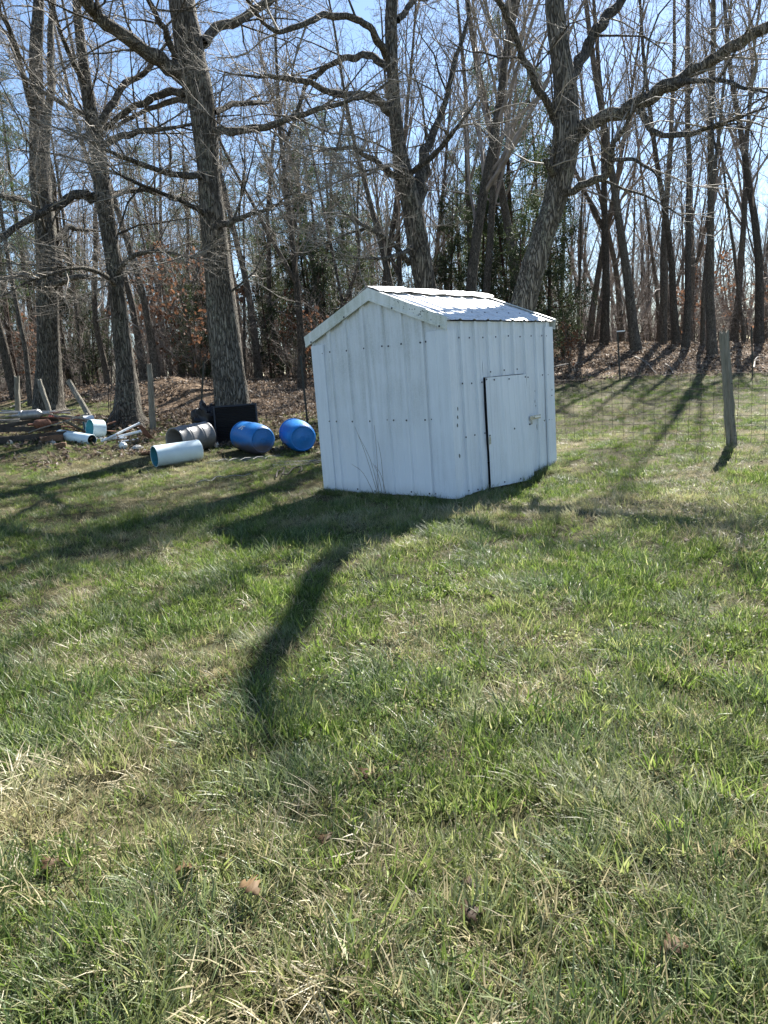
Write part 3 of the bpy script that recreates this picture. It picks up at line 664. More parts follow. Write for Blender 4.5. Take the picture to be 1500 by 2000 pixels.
def proto_brush(seed, h, leaves=0):
    rng = random.Random(seed); pr = Proto(); tw = []; st = []
    cfg = dict(n=[0, 6, 4, 0, 0], ang=(25, 60), ratio=[0, .45, .5, .5, .5], wig=.16, trop=.03, thick=.006, rmin=.0045)
    for k in range(rng.randint(2, 4)):
        d = unit((rng.gauss(0, .25), rng.gauss(0, .25), 1)); P, Rr = walk((rng.gauss(0, .12), rng.gauss(0, .12), -.1), d, h * rng.uniform(.6, 1), .022, .005, 8, .07, .03, rng)
        st.append((P, Rr, 5)); spawn(tw, P, Rr, 0, 2, cfg, rng, .12, 13, h * .33)
    pr.parts = [('stem', tubes_mesh('stem', [s_]), M_BARK) for s_ in st] + [('crown', tubes_mesh('crown', tw), M_TWIGD)]
    if leaves:
        ends = np.array([q[0][k] for q in tw for k in range(1, len(q[0]))]); r2 = np.random.RandomState(seed)
        C = ends[r2.randint(0, len(ends), leaves)] + r2.normal(0, .05, (leaves, 3)); pr.parts.append(('leaves', cards('leaves', C, .085, r2, 1.5), M_RUST))
    pr.h = h; return pr
def proto_pine(seed, h, bare, spread, cedar=False):
    rng = random.Random(seed); r2 = np.random.RandomState(seed); pr = Proto(); br = []; C = []; F = []
    P, Rr = walk((0, 0, -.3), (0, 0, 1), h + .3, h * .011, .02, 12, .02, .02, rng)
    nb = int((h * (1 - bare)) * (7 if cedar else 5))
    for k in range(nb):
        t_ = bare + (1 - bare) * (k + rng.random()) / nb; i = min(int(t_ * 12), 11); u = t_ * 12 - i; p = tuple(P[i][q] + (P[i + 1][q] - P[i][q]) * u for q in range(3))
        f = (t_ - bare) / (1 - bare); L = spread * ((1 - f) ** .7 * (.35 + .65 * min(1, f * 5)) + .12) * rng.uniform(.55, 1.2)
        a = rng.uniform(0, 6.28); Pb, Rb = walk(p, unit((math.cos(a), math.sin(a), rng.uniform(-.1, .45))), L, .008 + L * .011, .004, 5, .12, .05, rng); br.append((Pb, Rb, 4))
        for q in range(int(L * (26 if cedar else 15)) + 3):
            g = rng.uniform(.3, 1) * 5; j = min(int(g), 4); c0 = np.array(Pb[j]) + (np.array(Pb[j + 1]) - np.array(Pb[j])) * (g - j) + r2.normal(0, .10 + .06 * L, 3)
            m = 12; C.append(c0 + r2.normal(0, .05, (m, 3))); F.append(np.repeat([[0, 0, .5]], m, 0))
    C = np.concatenate(C); F = np.concatenate(F)
    pr.parts = [('trunk', tubes_mesh('trunk', [(P, Rr, 8)]), M_PBARK), ('branches', tubes_mesh('branches', br), M_PBARK),
                ('crown', cards('crown', C, .026 if not cedar else .03, r2, 6.5 if not cedar else 3.6, F * .5), M_CEDAR if cedar else M_PINE)]
    pr.h = h; return pr

PR = dict(A=proto_bare(101, 17, .17, 'straight'), A2=proto_bare(102, 19, .2, 'straight'), B=proto_bare(103, 17, .18, 'fork'), C=proto_bare(104, 15, .17, 'broom'),
          C2=proto_bare(105, 16, .15, 'broom'), D=proto_bare(106, 13, .075, 'pole'), D2=proto_bare(107, 11, .06, 'pole'), E=proto_bare(108, 14, .16, 'crook'), E2=proto_bare(109, 12, .12, 'crook'),
          S=proto_brush(120, 3.2), S2=proto_brush(121, 2.4), S3=proto_brush(122, 4.2), R=proto_brush(123, 3.6, 420), R2=proto_brush(124, 2.6, 380),
          P=proto_pine(130, 12, .35, 2.0), P2=proto_pine(131, 14, .3, 2.3), K=proto_pine(132, 4.5, .08, 1.2, True), K2=proto_pine(133, 7.5, .1, 1.7, True))
NAMES = dict(A=('forest_tree', 'tree'), B=('forked_tree', 'tree'), C=('broom_tree', 'tree'), D=('pole_tree', 'tree'), E=('crooked_tree', 'tree'), S=('bare_sapling', 'sapling'), R=('rust_leaved_sapling', 'sapling'), P=('pine_tree', 'pine'), K=('cedar_tree', 'cedar'))
GRP = dict(A='straight bare forest trees', B='forked bare forest trees', C='broom-crowned forest trees', D='thin pole trees', E='crooked forest trees', S='bare brush saplings', R='rust-leaved saplings', P='pines in the woods', K='cedars in the understory')
used_names = {}
def px_of(x, y, z):
    q = R3.T @ np.array([x, y, z - CAMH]); return IW / 2 + FPX * q[0] / -q[2]
DESC = dict(A='straight bare tree', B='bare forked tree', C='bare broom-crowned tree', D='pole-thin bare tree', E='crooked bare tree', S='bare brush sapling', R='rust-leaved sapling', P='dark green pine', K='dark bushy cedar')
def auto_label(key, x, y, sc):
    p = px_of(x, y, 1.5); h = PR[key].h * sc
    k = key[0]; tall = dict(A=14, B=13, C=14, D=11, E=11.5, S=4, R=4, P=12.5, K=5)[k]
    size = 'tall' if h > tall else 'short'
    dep = 'at the edge of the woods' if y < 29.5 else ('inside the woods' if y < 40 else 'deep in the woods')
    for lim, w in ((-30, 'far past the scrap heap'), (130, 'beyond the scrap heap'), (330, 'beyond the white pipe scraps'), (520, 'beyond the panel oak'), (640, 'beyond the blue barrels'), (860, 'beyond the shed gable'), (1080, 'beyond the shed door side'), (1300, 'beyond the wire fence'), (1600, 'beyond the wooden post'), (9999, 'far past the wooden post')):
        if p < lim: break
    return size + ' ' + DESC[k] + ' ' + dep + ' ' + w
def plant(key, x, y, sc=1.0, rz=None, tilt=(0, 0), label=None):
    pr = PR[key]; k = key[0]; root = thing(NAMES[k][0], label or auto_label(key, x, y, sc), NAMES[k][1], (x, y, g1(x, y) - .02), GRP[k], (tilt[0], tilt[1], random.uniform(0, 6.28) if rz is None else rz))
    root.scale = (sc,) * 3
    for nm, me, mat in pr.parts:
        o = bpy.data.objects.new(nm, me); COL.objects.link(o); o.parent = root
        if not me.materials: me.materials.append(mat)
    return root
def plant_px(key, px, y, sc=1.0, rz=None, tilt=(0, 0), label=None, py=690):
    p = pix(px, py, y); return plant(key, p[0], p[1], sc, rz, tilt, label)
# trees that can be picked out in the photograph
for a in (('B', 582, 24.5, .72, 1.0, (0, 0), 'dark slender forked tree with a black trunk, in view between the panel oak and shed'), ('A', 300, 25, .8), ('A', 275, 27, .85), ('A2', 20, 24.5, .8), ('D', 42, 22.6, 1.1), ('A', 500, 29, .9),
          ('C', 898, 22.5, 1.12, .3, (0, 0), 'broom-crowned tree with a dense fan of upright branches above the shed roof'), ('C2', 935, 26, 1.0), ('A2', 1035, 27, .95), ('B', 1180, 30.5, .95), ('A2', 1245, 28, .92, 2.0), ('A', 1338, 28.5, .85), ('A', 1322, 30, .9), ('A', 1392, 26.6, .95),
          ('D', 1372, 29, 1.25), ('C2', 1430, 33, 1.05), ('A', 1482, 30, 1.05), ('D2', 1455, 31, 1.3), ('A', 1215, 36, .9), ('D', 1290, 33, 1.15), ('C', 1150, 34, .95), ('D', 1100, 29, 1.1),
          ('D', 165, 30, 1.1), ('E', 345, 31, .95), ('E2', 205, 27, 1.0), ('E', 130, 33, 1.1), ('D2', 470, 30, 1.1), ('C2', 640, 33, .95), ('D', 690, 30, 1.1), ('C', 735, 32, 1.0), ('A', 780, 30, .9), ('E2', 545, 34, 1.2),
          ('P', 640, 33, .92), ('K2', 615, 34, 1.1), ('K2', 560, 36, 1.0), ('P2', 560, 41, .85), ('K', 640, 31, 1.1), ('K2', 700, 34, 1.0), ('P', 655, 36, 1.0), ('P2', 712, 40, .88), ('P', 620, 43, 1.05), ('P2', 1005, 30, .92), ('P', 1055, 33, 1.0), ('P2', 960, 36, .95), ('P', 20, 27, .85), ('P2', 70, 33, .95), ('P', 330, 40, 1.05), ('P2', 470, 45, 1.0), ('P', 905, 40, .9), ('P2', -60, 28, .9), ('P', 390, 46, 1.1),
          ('K2', 1070, 26, .95), ('K', 1020, 24.5, 1.0), ('K', 405, 27, .75), ('K', 375, 29, .9), ('K2', 155, 32, .8), ('K', 185, 30, .9), ('K2', 1000, 29, 1.0), ('K', 525, 30, .9), ('K2', 880, 29, .9), ('K2', 940, 31, 1.0), ('K', 1100, 28, .8), ('K2', 780, 33, .9), ('K2', 30, 31, .9), ('K', 590, 33, 1.0),
          ('R', 395, 26, 1.3), ('R', 375, 31, 1.7), ('R2', 405, 33, 2.2), ('R', 535, 30, 1.0), ('R2', 620, 27, 1.1), ('R', 660, 31, 1.1), ('R2', 1110, 24, .7), ('R', 1440, 34, 1.3), ('R2', 1350, 36, 1.4), ('R', 715, 32, 1.0), ('R2', 60, 29, 1.2), ('R', 330, 34, 1.6)): plant_px(*a)
rng = random.Random(77); placed = []
def free(x, y, dmin):
    if any((x - a) ** 2 + (y - b) ** 2 < dmin * dmin for a, b in placed): return False
    placed.append((x, y)); return True
k = 0
while k < 110:
    y = rng.uniform(30, 62); x = rng.uniform(-.78, .72) * y
    if not free(x, y, 1.2): continue
    plant(rng.choice(['A', 'B', 'C', 'C2', 'D', 'D', 'D', 'D2', 'D2', 'E', 'E2']), x, y, rng.uniform(.62, 1.0), None, (rng.gauss(0, .04), rng.gauss(0, .04))); k += 1
k = 0
while k < 150:
    y = rng.uniform(24.5, 46); x = rng.uniform(-.72, .66) * y
    if x > 1.5 and y < 29: continue
    if not free(x, y, .6): continue
    plant(rng.choice(['S', 'S2', 'S3', 'S3']), x, y, rng.uniform(.8, 1.35)); k += 1
# distant woods: one mass far behind, instanced stems
def scatter(name, pts, rot, scl, idx, objs, extra=None, kind='stuff'):
    me = bpy.data.meshes.new(name); me.vertices.add(len(pts)); me.vertices.foreach_set('co', np.asarray(pts, np.float32).ravel())
    for nm, ty, val in (('rot', 'FLOAT_VECTOR', rot), ('scl', 'FLOAT', scl), ('idx', 'INT', idx)) + tuple(extra or ()):
        a = me.attributes.new(nm, ty, 'POINT'); a.data.foreach_set('vector' if ty == 'FLOAT_VECTOR' else 'value', np.asarray(val, np.int32 if ty == 'INT' else np.float32).ravel())
    o = link(name, me); ng = bpy.data.node_groups.new(name, 'GeometryNodeTree')
    ng.interface.new_socket('Geometry', in_out='INPUT', socket_type='NodeSocketGeometry'); ng.interface.new_socket('Geometry', in_out='OUTPUT', socket_type='NodeSocketGeometry')
    N = ng.nodes; L = ng.links; gi = N.new('NodeGroupInput'); go = N.new('NodeGroupOutput'); iop = N.new('GeometryNodeInstanceOnPoints'); g2i = N.new('GeometryNodeGeometryToInstance')
    L.new(gi.outputs[0], iop.inputs['Points'])
    for ob in reversed(objs):
        oi = N.new('GeometryNodeObjectInfo'); oi.inputs['Object'].default_value = ob; oi.inputs['As Instance'].default_value = False; L.new(oi.outputs['Geometry'], g2i.inputs[0])
    L.new(g2i.outputs[0], iop.inputs['Instance']); iop.inputs['Pick Instance'].default_value = True
    for nm, ty, sock in (('idx', 'INT', 'Instance Index'), ('rot', 'FLOAT_VECTOR', 'Rotation'), ('scl', 'FLOAT', 'Scale')):
        na = N.new('GeometryNodeInputNamedAttribute'); na.data_type = ty; na.inputs['Name'].default_value = nm; L.new(na.outputs['Attribute'], iop.inputs[sock])
    L.new(iop.outputs[0], go.inputs[0]); md = o.modifiers.new('scatter', 'NODES'); md.node_group = ng
    return tag(o, kind=kind)
def loose(name, me, mat=None):
    if mat is not None and not me.materials: me.materials.append(mat)
    return bpy.data.objects.new(name, me)
def joined(key):
    pr = PR[key]; V = []; Q = []; mi = []; off = 0; mats = []
    for nm, me, mat in pr.parts:
        v = np.zeros(len(me.vertices) * 3, np.float32); me.vertices.foreach_get('co', v); V.append(v.reshape(-1, 3))
        q = np.zeros(len(me.loops), np.int32); me.loops.foreach_get('vertex_index', q); Q.append(q.reshape(-1, 4) + off); off += len(me.vertices)
        if mat not in mats: mats.append(mat)
        mi += [mats.index(mat)] * len(Q[-1])
    m = np_mesh('stem_' + key, np.concatenate(V), np.concatenate(Q), None, True)
    for a in mats: m.materials.append(a)
    m.polygons.foreach_set('material_index', mi); return bpy.data.objects.new('stem_' + key, m)
n = 380; r2 = np.random.RandomState(5); y = r2.uniform(60, 105, n); x = r2.uniform(-.8, .75, n) * y
scatter('distant_woods', np.stack([x, y, gz(x, y) - .1], 1), np.stack([r2.normal(0, .03, n), r2.normal(0, .03, n), r2.uniform(0, 6.28, n)], 1), r2.uniform(.75, 1.15, n), r2.randint(0, 5, n), [joined(k) for k in ('A', 'C', 'E', 'B', 'D')])
n = 650; y = r2.uniform(44, 90, n); x = r2.uniform(-.8, .75, n) * y
scatter('forest_undergrowth', np.stack([x, y, gz(x, y) - .1], 1), np.stack([r2.normal(0, .05, n), r2.normal(0, .05, n), r2.uniform(0, 6.28, n)], 1), r2.uniform(.9, 1.6, n), r2.randint(0, 3, n), [joined(k) for k in ('S', 'S2', 'S3')])

# ------------------------------------------------------------------ grass
M_GR = grassmat('grass_green', [(0, (.022, .048, .008)), (.4, (.098, .165, .025)), (.8, (.22, .285, .06)), (1, (.54, .50, .29))], (.44, .41, .21), .5, .5, .5)
M_GB = grassmat('grass_fescue', [(0, (.022, .046, .013)), (.4, (.09, .15, .042)), (.8, (.21, .275, .105)), (1, (.54, .51, .33))], (.45, .43, .26), .46, .48, .55)
M_ST = grassmat('grass_straw', [(0, (.13, .105, .05)), (.5, (.32, .275, .15)), (1, (.56, .49, .32))], (.48, .42, .25), .38, .5, .45)
def tuft(name, seed, n, rad, lmin, lmax, lean, curl, w, mat, windy=0.0):
    r = np.random.RandomState(seed); a = r.uniform(0, 6.283, n); rr = rad * np.sqrt(r.uniform(0, 1, n)); base = np.stack([rr * np.cos(a), rr * np.sin(a), np.full(n, -.012)], 1)
    az = a + r.normal(0, .9, n); L = r.uniform(lmin, lmax, n); th = np.clip(r.normal(lean, .28, n), .02, 1.5); cu = r.uniform(.3, 1, n) * curl
    hd = np.stack([np.cos(az) + windy, np.sin(az), np.zeros(n)], 1); hd /= np.linalg.norm(hd, axis=1, keepdims=True) + 1e-6
    sd = np.stack([-hd[:, 1], hd[:, 0], np.zeros(n)], 1); tw = r.normal(0, .5, n)[:, None]; sd = sd * np.cos(tw) + hd * np.sin(tw); wd = w * r.uniform(.6, 1.3, n)
    P = base.copy(); V = []; K = 4
    for k in range(K):
        f = k / (K - 1); ww = wd * (1 - f ** 1.8 * .96) * .5
        V.append(P + sd * ww[:, None])
        if k < K - 1: V.append(P - sd * ww[:, None])
        ang = np.clip(th + cu * (k + .5) / (K - 1), 0, 1.85); P = P + (hd * np.sin(ang)[:, None] + np.array([[0, 0, 1]]) * np.cos(ang)[:, None]) * (L / (K - 1))[:, None]
        if k == K - 2: pass
    V = np.stack(V, 1); nv = V.shape[1]; b = np.arange(n)[:, None] * nv; Q = np.concatenate([b + np.array([[0, 1, 3, 2]]), b + np.array([[2, 3, 5, 4]])]); T = b + np.array([[4, 5, 6]])
    V[:, :, 2] = np.maximum(V[:, :, 2], -.012)
    me = np_mesh(name, V.reshape(-1, 3), Q, T, True); tinted(me, np.clip(r.beta(1.4, 1.7, n), 0, 1), nv)
    tp = me.attributes.new('tip', 'FLOAT', 'POINT'); tp.data.foreach_set('value', np.tile(np.array([0, 0, .33, .33, .66, .66, 1], np.float32) * 1.0, n) * np.repeat((r.rand(n) < .45) * 1.0, nv).astype(np.float32))
    return loose(name, me, mat)
TUF = [tuft('t0', 1, 104, .13, .035, .09, .45, .6, .0052, M_GR), tuft('t1', 2, 104, .14, .03, .08, .8, .7, .0050, M_GR), tuft('t2', 3, 92, .13, .045, .11, .6, .9, .0056, M_GR, .4),
       tuft('t3', 4, 84, .11, .06, .125, .6, 1.0, .0046, M_GB, .4), tuft('t4', 5, 76, .10, .08, .155, .65, .9, .0043, M_GB, .8),
       tuft('t5', 6, 84, .15, .03, .10, 1.1, .5, .0048, M_ST), tuft('t6', 7, 74, .15, .04, .13, 1.2, .4, .0044, M_ST, .5), tuft('t7', 8, 56, .12, .05, .12, .7, .9, .0040, M_ST, .3)]
def weedpatch(name, seed, n, rad, size):
    r = np.random.RandomState(seed); a = r.uniform(0, 6.283, n); rr = rad * np.sqrt(r.rand(n)); C = np.stack([rr * np.cos(a), rr * np.sin(a), r.uniform(.01, .05, n)], 1)
    F = np.stack([np.cos(a), np.sin(a), r.normal(.25, .2, n)], 1); return loose(name, cards(name, C, size, r, 1.3, F), M_GR)
TUF += [weedpatch('t8', 9, 60, .12, .011), weedpatch('t9', 10, 40, .10, .014)]
r2 = np.random.RandomState(12)
PTS = []
for y0, y1, dens in ((.3, 3.2, 205), (3.2, 5.5, 165), (5.5, 9, 112), (9, 13.5, 64), (13.5, 25, 30)):
    hw = lambda y: .62 * y + 2.2
    W_ = hw(y1); n = int(2 * W_ * (y1 - y0) * dens); x = r2.uniform(-W_, W_, n); y = r2.uniform(y0, y1, n); k = np.abs(x) < hw(y); PTS.append(np.stack([x[k], y[k]], 1))
G = np.concatenate(PTS); x, y = G[:, 0], G[:, 1]
su = (x - SC[0]) * SU[0] + (y - SC[1]) * SU[1]; sv = (x - SC[0]) * SV[0] + (y - SC[1]) * SV[1]
keep = ~((su > -.035) & (su < GW + .03) & (sv > -.035) & (sv < SL + .03)) & (r2.rand(len(x)) > litter(x, y) * 1.02 - .02)
dryf = fbm(x, y, .75, 4); clump = fbm(x + 40, y + 11, .32, 2); bare = fbm(x - 30, y + 70, .9, 3); big = fbm(x + 5, y - 60, 2.8, 2)
# worn earth track right of the shed
tr_ = np.exp(-((y - (8.6 + .16 * (x - 3.2))) / .22) ** 2) * np.clip((x - 2.1) / .8, 0, 1)
keep &= r2.rand(len(x)) > np.clip((bare - .64) * 5, 0, .5) + tr_ * .55
nearwall = np.exp(-(np.maximum(np.maximum(-su, su - GW), np.maximum(-sv, sv - SL)).clip(0) / .12) ** 2)
G = G[keep]; x, y, dryf, clump, big, nearwall, tr_ = (q[keep] for q in (x, y, dryf, clump, big, nearwall, tr_)); n = len(x)
u = r2.rand(n); pd = np.clip((dryf - .42) * 2.0, .08, .65) + tr_ * .5; pt = np.clip((clump - .5) * 3, .06, .6) + nearwall * .5
idx = r2.randint(0, 3, n); idx = np.where(r2.rand(n) < pt, r2.randint(3, 5, n), idx); idx = np.where(u < pd, r2.randint(5, 8, n), idx)
wdn = fbm(x + 300, y + 20, .5, 2); idx = np.where((r2.rand(n) < np.clip((wdn - .55) * 1.6, .0, .18)), r2.randint(8, 10, n), idx)
dirf = fbm(x + 200, y + 90, 1.3, 2) * 12.0
rot = np.stack([r2.normal(0, .25, n), r2.normal(0, .25, n), dirf + r2.normal(0, 1.5, n)], 1)
scl = r2.uniform(.65, 1.2, n) * (1 + .25 * nearwall) * (.75 + .5 * clump) * (1 - .35 * tr_) * np.where(y > 9.5, .82, 1.0)
dry = np.clip((dryf - .53) * 1.5 + r2.normal(0, .16, n) + (big - .5) * .5, 0, .85)
ex = []
for k in range(420):
    w_ = r2.rand(); o_ = .02 + .10 * r2.rand() ** 2
    if w_ < .45: q = SC + SU * r2.uniform(-.1, GW + .1) - SV * (o_ + .03)
    elif w_ < .9: q = SC + SV * r2.uniform(-.1, SL + .1) - SU * (o_ + (.03 if True else 0))
    else: q = SC + SU * (GW + o_ + .04) + SV * r2.uniform(0, SL)
    dv = (q - SC) @ SV; du = (q - SC) @ SU
    if du < 0 and .7 < dv < 1.85 and r2.rand() < .75: continue
    ex.append((q[0], q[1], r2.choice([2, 3, 4, 7]), r2.uniform(.6, 1.25), r2.uniform(0, 6.28), 0.1))
for (px, py, m_, dr_) in ((1400, 1820, 30, .1), (1460, 1960, 36, .05), (1330, 1620, 22, .5), (1150, 1560, 22, .45), (860, 1900, 18, .2), (150, 1930, 20, .1), (90, 1450, 18, .2), (640, 1560, 16, .2), (1200, 1480, 14, .3), (1250, 955, 16, .2), (1410, 975, 14, .3), (1370, 900, 10, .2), (780, 1010, 14, .3), (1010, 1150, 14, .2), (500, 1700, 14, .15), (1000, 1700, 18, .2), (330, 1830, 14, .35)):
    p = gpix(px, py, 1.2); a0 = r2.uniform(0, 6.28)
    for k in range(int(m_ * .7)): ex.append((p[0] + r2.normal(0, .13), p[1] + r2.normal(0, .10), r2.choice([2, 3, 4, 4, 7]), r2.uniform(.85, 1.3), a0 + r2.normal(0, .6), dr_ + r2.normal(0, .1)))
ex = np.array(ex)
exk = ~((((ex[:, 0] - SC[0]) * SU[0] + (ex[:, 1] - SC[1]) * SU[1]) > -.03) & (((ex[:, 0] - SC[0]) * SU[0] + (ex[:, 1] - SC[1]) * SU[1]) < GW + .03) & (((ex[:, 0] - SC[0]) * SV[0] + (ex[:, 1] - SC[1]) * SV[1]) > -.03) & (((ex[:, 0] - SC[0]) * SV[0] + (ex[:, 1] - SC[1]) * SV[1]) < SL + .03)); ex = ex[exk]
x = np.append(x, ex[:, 0]); y = np.append(y, ex[:, 1]); idx = np.append(idx, ex[:, 2].astype(int)); scl = np.append(scl, ex[:, 3]); dry = np.append(dry, np.clip(ex[:, 5], 0, 1))
rot = np.vstack([rot, np.stack([r2.normal(0, .12, len(ex)), r2.normal(0, .12, len(ex)), ex[:, 4]], 1)])
scatter('lawn_grass', np.stack([x, y, gz(x, y)], 1), rot, scl, idx, TUF, (('dry', 'FLOAT', dry),))
print('grass tufts', n)

# ------------------------------------------------------------------ leaf litter
M_LIT = leafmat('fallen_leaf', [(0, (.05, .034, .024)), (.4, (.20, .15, .108)), (.75, (.40, .325, .25)), (1, (.60, .53, .45))], .25, .6, .3)
def leafpatch(name, seed, n, rad, size, zs):
    r = np.random.RandomState(seed); a = r.uniform(0, 6.283, n); rr = rad * np.sqrt(r.rand(n)); C = np.stack([rr * np.cos(a), rr * np.sin(a), r.uniform(.0, zs, n)], 1)
    F = np.stack([np.cos(r.uniform(0, 6.28, n)), np.sin(r.uniform(0, 6.28, n)), r.normal(0, .2, n)], 1)
    return loose(name, cards(name, C, size, r, 1.6, F), M_LIT)
LP = [leafpatch('l0', 1, 40, .32, .05, .04), leafpatch('l1', 2, 34, .34, .06, .05), leafpatch('l2', 3, 44, .3, .045, .07)]
P = []
for y0, y1, d in ((15, 24, 7), (24, 34, 7), (34, 50, 3.0)):
    W_ = .75 * y1 + 2; n = int(2 * W_ * (y1 - y0) * d); P.append(np.stack([r2.uniform(-W_, W_, n), r2.uniform(y0, y1, n)], 1))
P = np.concatenate(P); P = P[r2.rand(len(P)) < litter(P[:, 0], P[:, 1])]
Q = np.stack([r2.uniform(-9, 3, 700), r2.uniform(11.5, 18.5, 700)], 1); Q = Q[(r2.rand(len(Q)) < np.clip((Q[:, 1] - 12.5) / 7, 0, .8)) & ((Q[:, 0] - .2) ** 2 + (Q[:, 1] - 10.5) ** 2 > 9)]
P = np.concatenate([P, Q]); n = len(P)
scatter('leaf_litter', np.stack([P[:, 0], P[:, 1], gz(P[:, 0], P[:, 1])], 1), np.stack([r2.normal(0, .05, n), r2.normal(0, .05, n), r2.uniform(0, 6.28, n)], 1), r2.uniform(.7, 1.3, n), r2.randint(0, 3, n), LP)
print('litter', n)

# ------------------------------------------------------------------ fence
M_POST = NT('weathered_post_wood'); t = M_POST; c = t.coord((1, 1, .06)); nz = t.noise(c, 60, 6, .7); nb = t.noise(t.coord(), 5, 3)
colr = t.mix(t.math('MULTIPLY', nb, .6), t.ramp(nz, [(.3, (.06, .052, .043)), (.5, (.24, .215, .18)), (.72, (.42, .39, .34))]), (.2, .2, .15)); t.bsdf(colr, .9, 0, t.bump(nz, 1.0, .02), .2); M_POST = t.m
M_TPOST = simple('painted_steel_post', (.03, .035, .03), .6, .2, .4, 12)
M_WIRE = simple('rusty_wire', (.045, .034, .026), .85, .0, .4, 30)
def wood_post(label, b, tp, y0, y1, hw, seed, group='weathered fence posts'):
    rng = random.Random(seed); B = pix(b[0], b[1], y0); T = pix(tp[0], tp[1], y1); gzb = g1(B[0], B[1])
    root = thing('fence_post', label, 'post', (B[0], B[1], gzb), group); T = T - np.array([B[0], B[1], gzb]); r = hw * y0 / FPX
    S = 14; n = 12; V = []; ph = [rng.uniform(.78, 1.12) for _ in range(S)]; ph[3] *= .62; ph[9] *= .75
    for i in range(n):
        f = i / (n - 1); q = T * f + np.array([rng.gauss(0, .004), rng.gauss(0, .004), 0]); q[2] = -.25 + (T[2] + .25) * f
        for k in range(S):
            a = 6.2832 * k / S + .25 * f; rr = r * ph[k] * (1.12 - .2 * f) * (1 + rng.uniform(-.06, .06)); z = q[2] + (rng.uniform(-.05, .035) if i == n - 1 else 0)
            V.append((q[0] + rr * math.cos(a), q[1] + rr * math.sin(a), z))
    m = MB(); m.add(V + [tuple(T + np.array([0, 0, -.03]))], [(i * S + k, i * S + (k + 1) % S, (i + 1) * S + (k + 1) % S, (i + 1) * S + k) for i in range(n - 1) for k in range(S)] + [((n - 1) * S + k, (n - 1) * S + (k + 1) % S, n * S) for k in range(S)])
    m.build('post_shaft', M_POST, root, True)
    m = MB(); p = T * .55; m.tube([p + np.array([-.0, -r * 1.05, 0]), p + np.array([.01, -r * 1.4, .01])], .004, 5); m.build('staple', M_WIRE, root)
    return root
def t_post(label, b, tp, y0, y1=None):
    B = pix(b[0], b[1], y0); T = pix(tp[0], tp[1], y1 or y0); gzb = g1(B[0], B[1]); root = thing('steel_fence_post', label, 'post', (B[0], B[1], gzb), 'steel T-posts'); T = T - np.array([B[0], B[1], gzb])
    A = axes_from(T); L = np.linalg.norm(T); m = MB(); m.box(T / 2 - T / L * .1, (.045, .006, L + .2), A); m.box(T / 2 - T / L * .1 + A @ np.array([0, .02, 0]), (.007, .034, L + .2), A); m.build('post_shaft', M_TPOST, root)
    for k in range(int(L / .12)):
        m = MB(); m.box(T / L * (.1 + k * .12) + A @ np.array([0, -.006, 0]), (.018, .006, .012), A); m.build('stud', M_TPOST, root)
    return root
wood_post('cracked grey wooden fence post standing alone by the wire fence', (1432, 874), (1414, 648), 10.3, 10.35, 9.5, 1)
wood_post('upright grey wooden post beside the cord-hung oak', (296, 830), (291, 711), 16.6, 16.6, 5.5, 2)
wood_post('short upright wooden post left of the massive oak', (30, 812), (33, 735), 18.5, 18.5, 5, 3)
wood_post('rotting post leaning in front of the massive oak', (106, 812), (76, 740), 17.6, 18.0, 5, 4)
wood_post('long grey board leaning over the scrap heap', (194, 822), (133, 742), 17.0, 17.4, 5.5, 5)
t_post('thin dark steel post between the slatted panel and grey wooden post', (390, 806), (398, 706), 17.8)
t_post('thin dark steel post behind the farther blue barrel', (601, 829), (587, 695), 16.5)
tp = t_post('steel post with a white cap where grass meets fallen leaves', (1211, 742), (1206, 648), 22.0)
m = MB(); q = pix(1206, 648, 22.0) - np.array(tp.location); m.box(q + np.array([.09, -.02, .01]), (.24, .04, .035)); m.build('cap', simple('white_plastic', (.8, .8, .78), .5, 0, .08), tp)
t_post('steel post leaning before the trunks past the cracked wooden post', (1470, 728), (1468, 640), 22.0)

def poly_pts(run, step):
    out = []
    for (a, b) in zip(run[:-1], run[1:]):
        a, b = np.array(a), np.array(b); n = max(1, int(np.linalg.norm(b - a) / step))
        for k in range(n): out.append(a + (b - a) * k / n)
    return np.array(out + [np.array(run[-1])])
PB = pix(1432, 874, 10.3); TB = pix(601, 829, 16.5)
run = [(9.5, 8.2), (PB[0], PB[1] - .1), (3.05, 12.4), (1.0, 14.4), (TB[0], TB[1] - .05), (-4.7, 17.7), (-5.5, 16.5)]
fp = poly_pts(run, .17); fz = gz(fp[:, 0], fp[:, 1]); rg = np.random.RandomState(4)
fence = thing('wire_fence', 'rusty woven wire fence strung between the posts behind the shed', 'fence', (PB[0], PB[1], PB[2]))
base = np.array([PB[0], PB[1], PB[2]]); HS = (.06, .17, .30, .45, .62, .82, 1.04)
sag = np.convolve(rg.normal(0, .03, len(fp) + 8), np.ones(9) / 9, 'valid')[:len(fp)]; lay = np.convolve(rg.normal(0, .06, len(fp) + 8), np.ones(9) / 9, 'valid')[:len(fp)]
nodes = {}
for hgt in HS:
    zz = fz + hgt * (1 + sag * 1.4) + rg.normal(0, .006, len(fp)); X = np.stack([fp[:, 0] + lay * hgt * 1.5 + rg.normal(0, .006, len(fp)), fp[:, 1] + lay * hgt * 1.5, zz], 1) - base; nodes[hgt] = X
    link('strand', tubes_mesh('strand', [(X, np.full(len(X), .0028), 4)]), M_WIRE, fence)
for k in range(1, len(fp), 1):
    X = np.array([nodes[hh][k] for hh in HS]); link('stay_wire', tubes_mesh('stay_wire', [(X, np.full(len(X), .003), 3)]), M_WIRE, fence)
run2 = [pix(1085, 740, 22.0)[:2], pix(1209, 742, 22.0)[:2], pix(1470, 728, 21.95)[:2], (15, 21)]
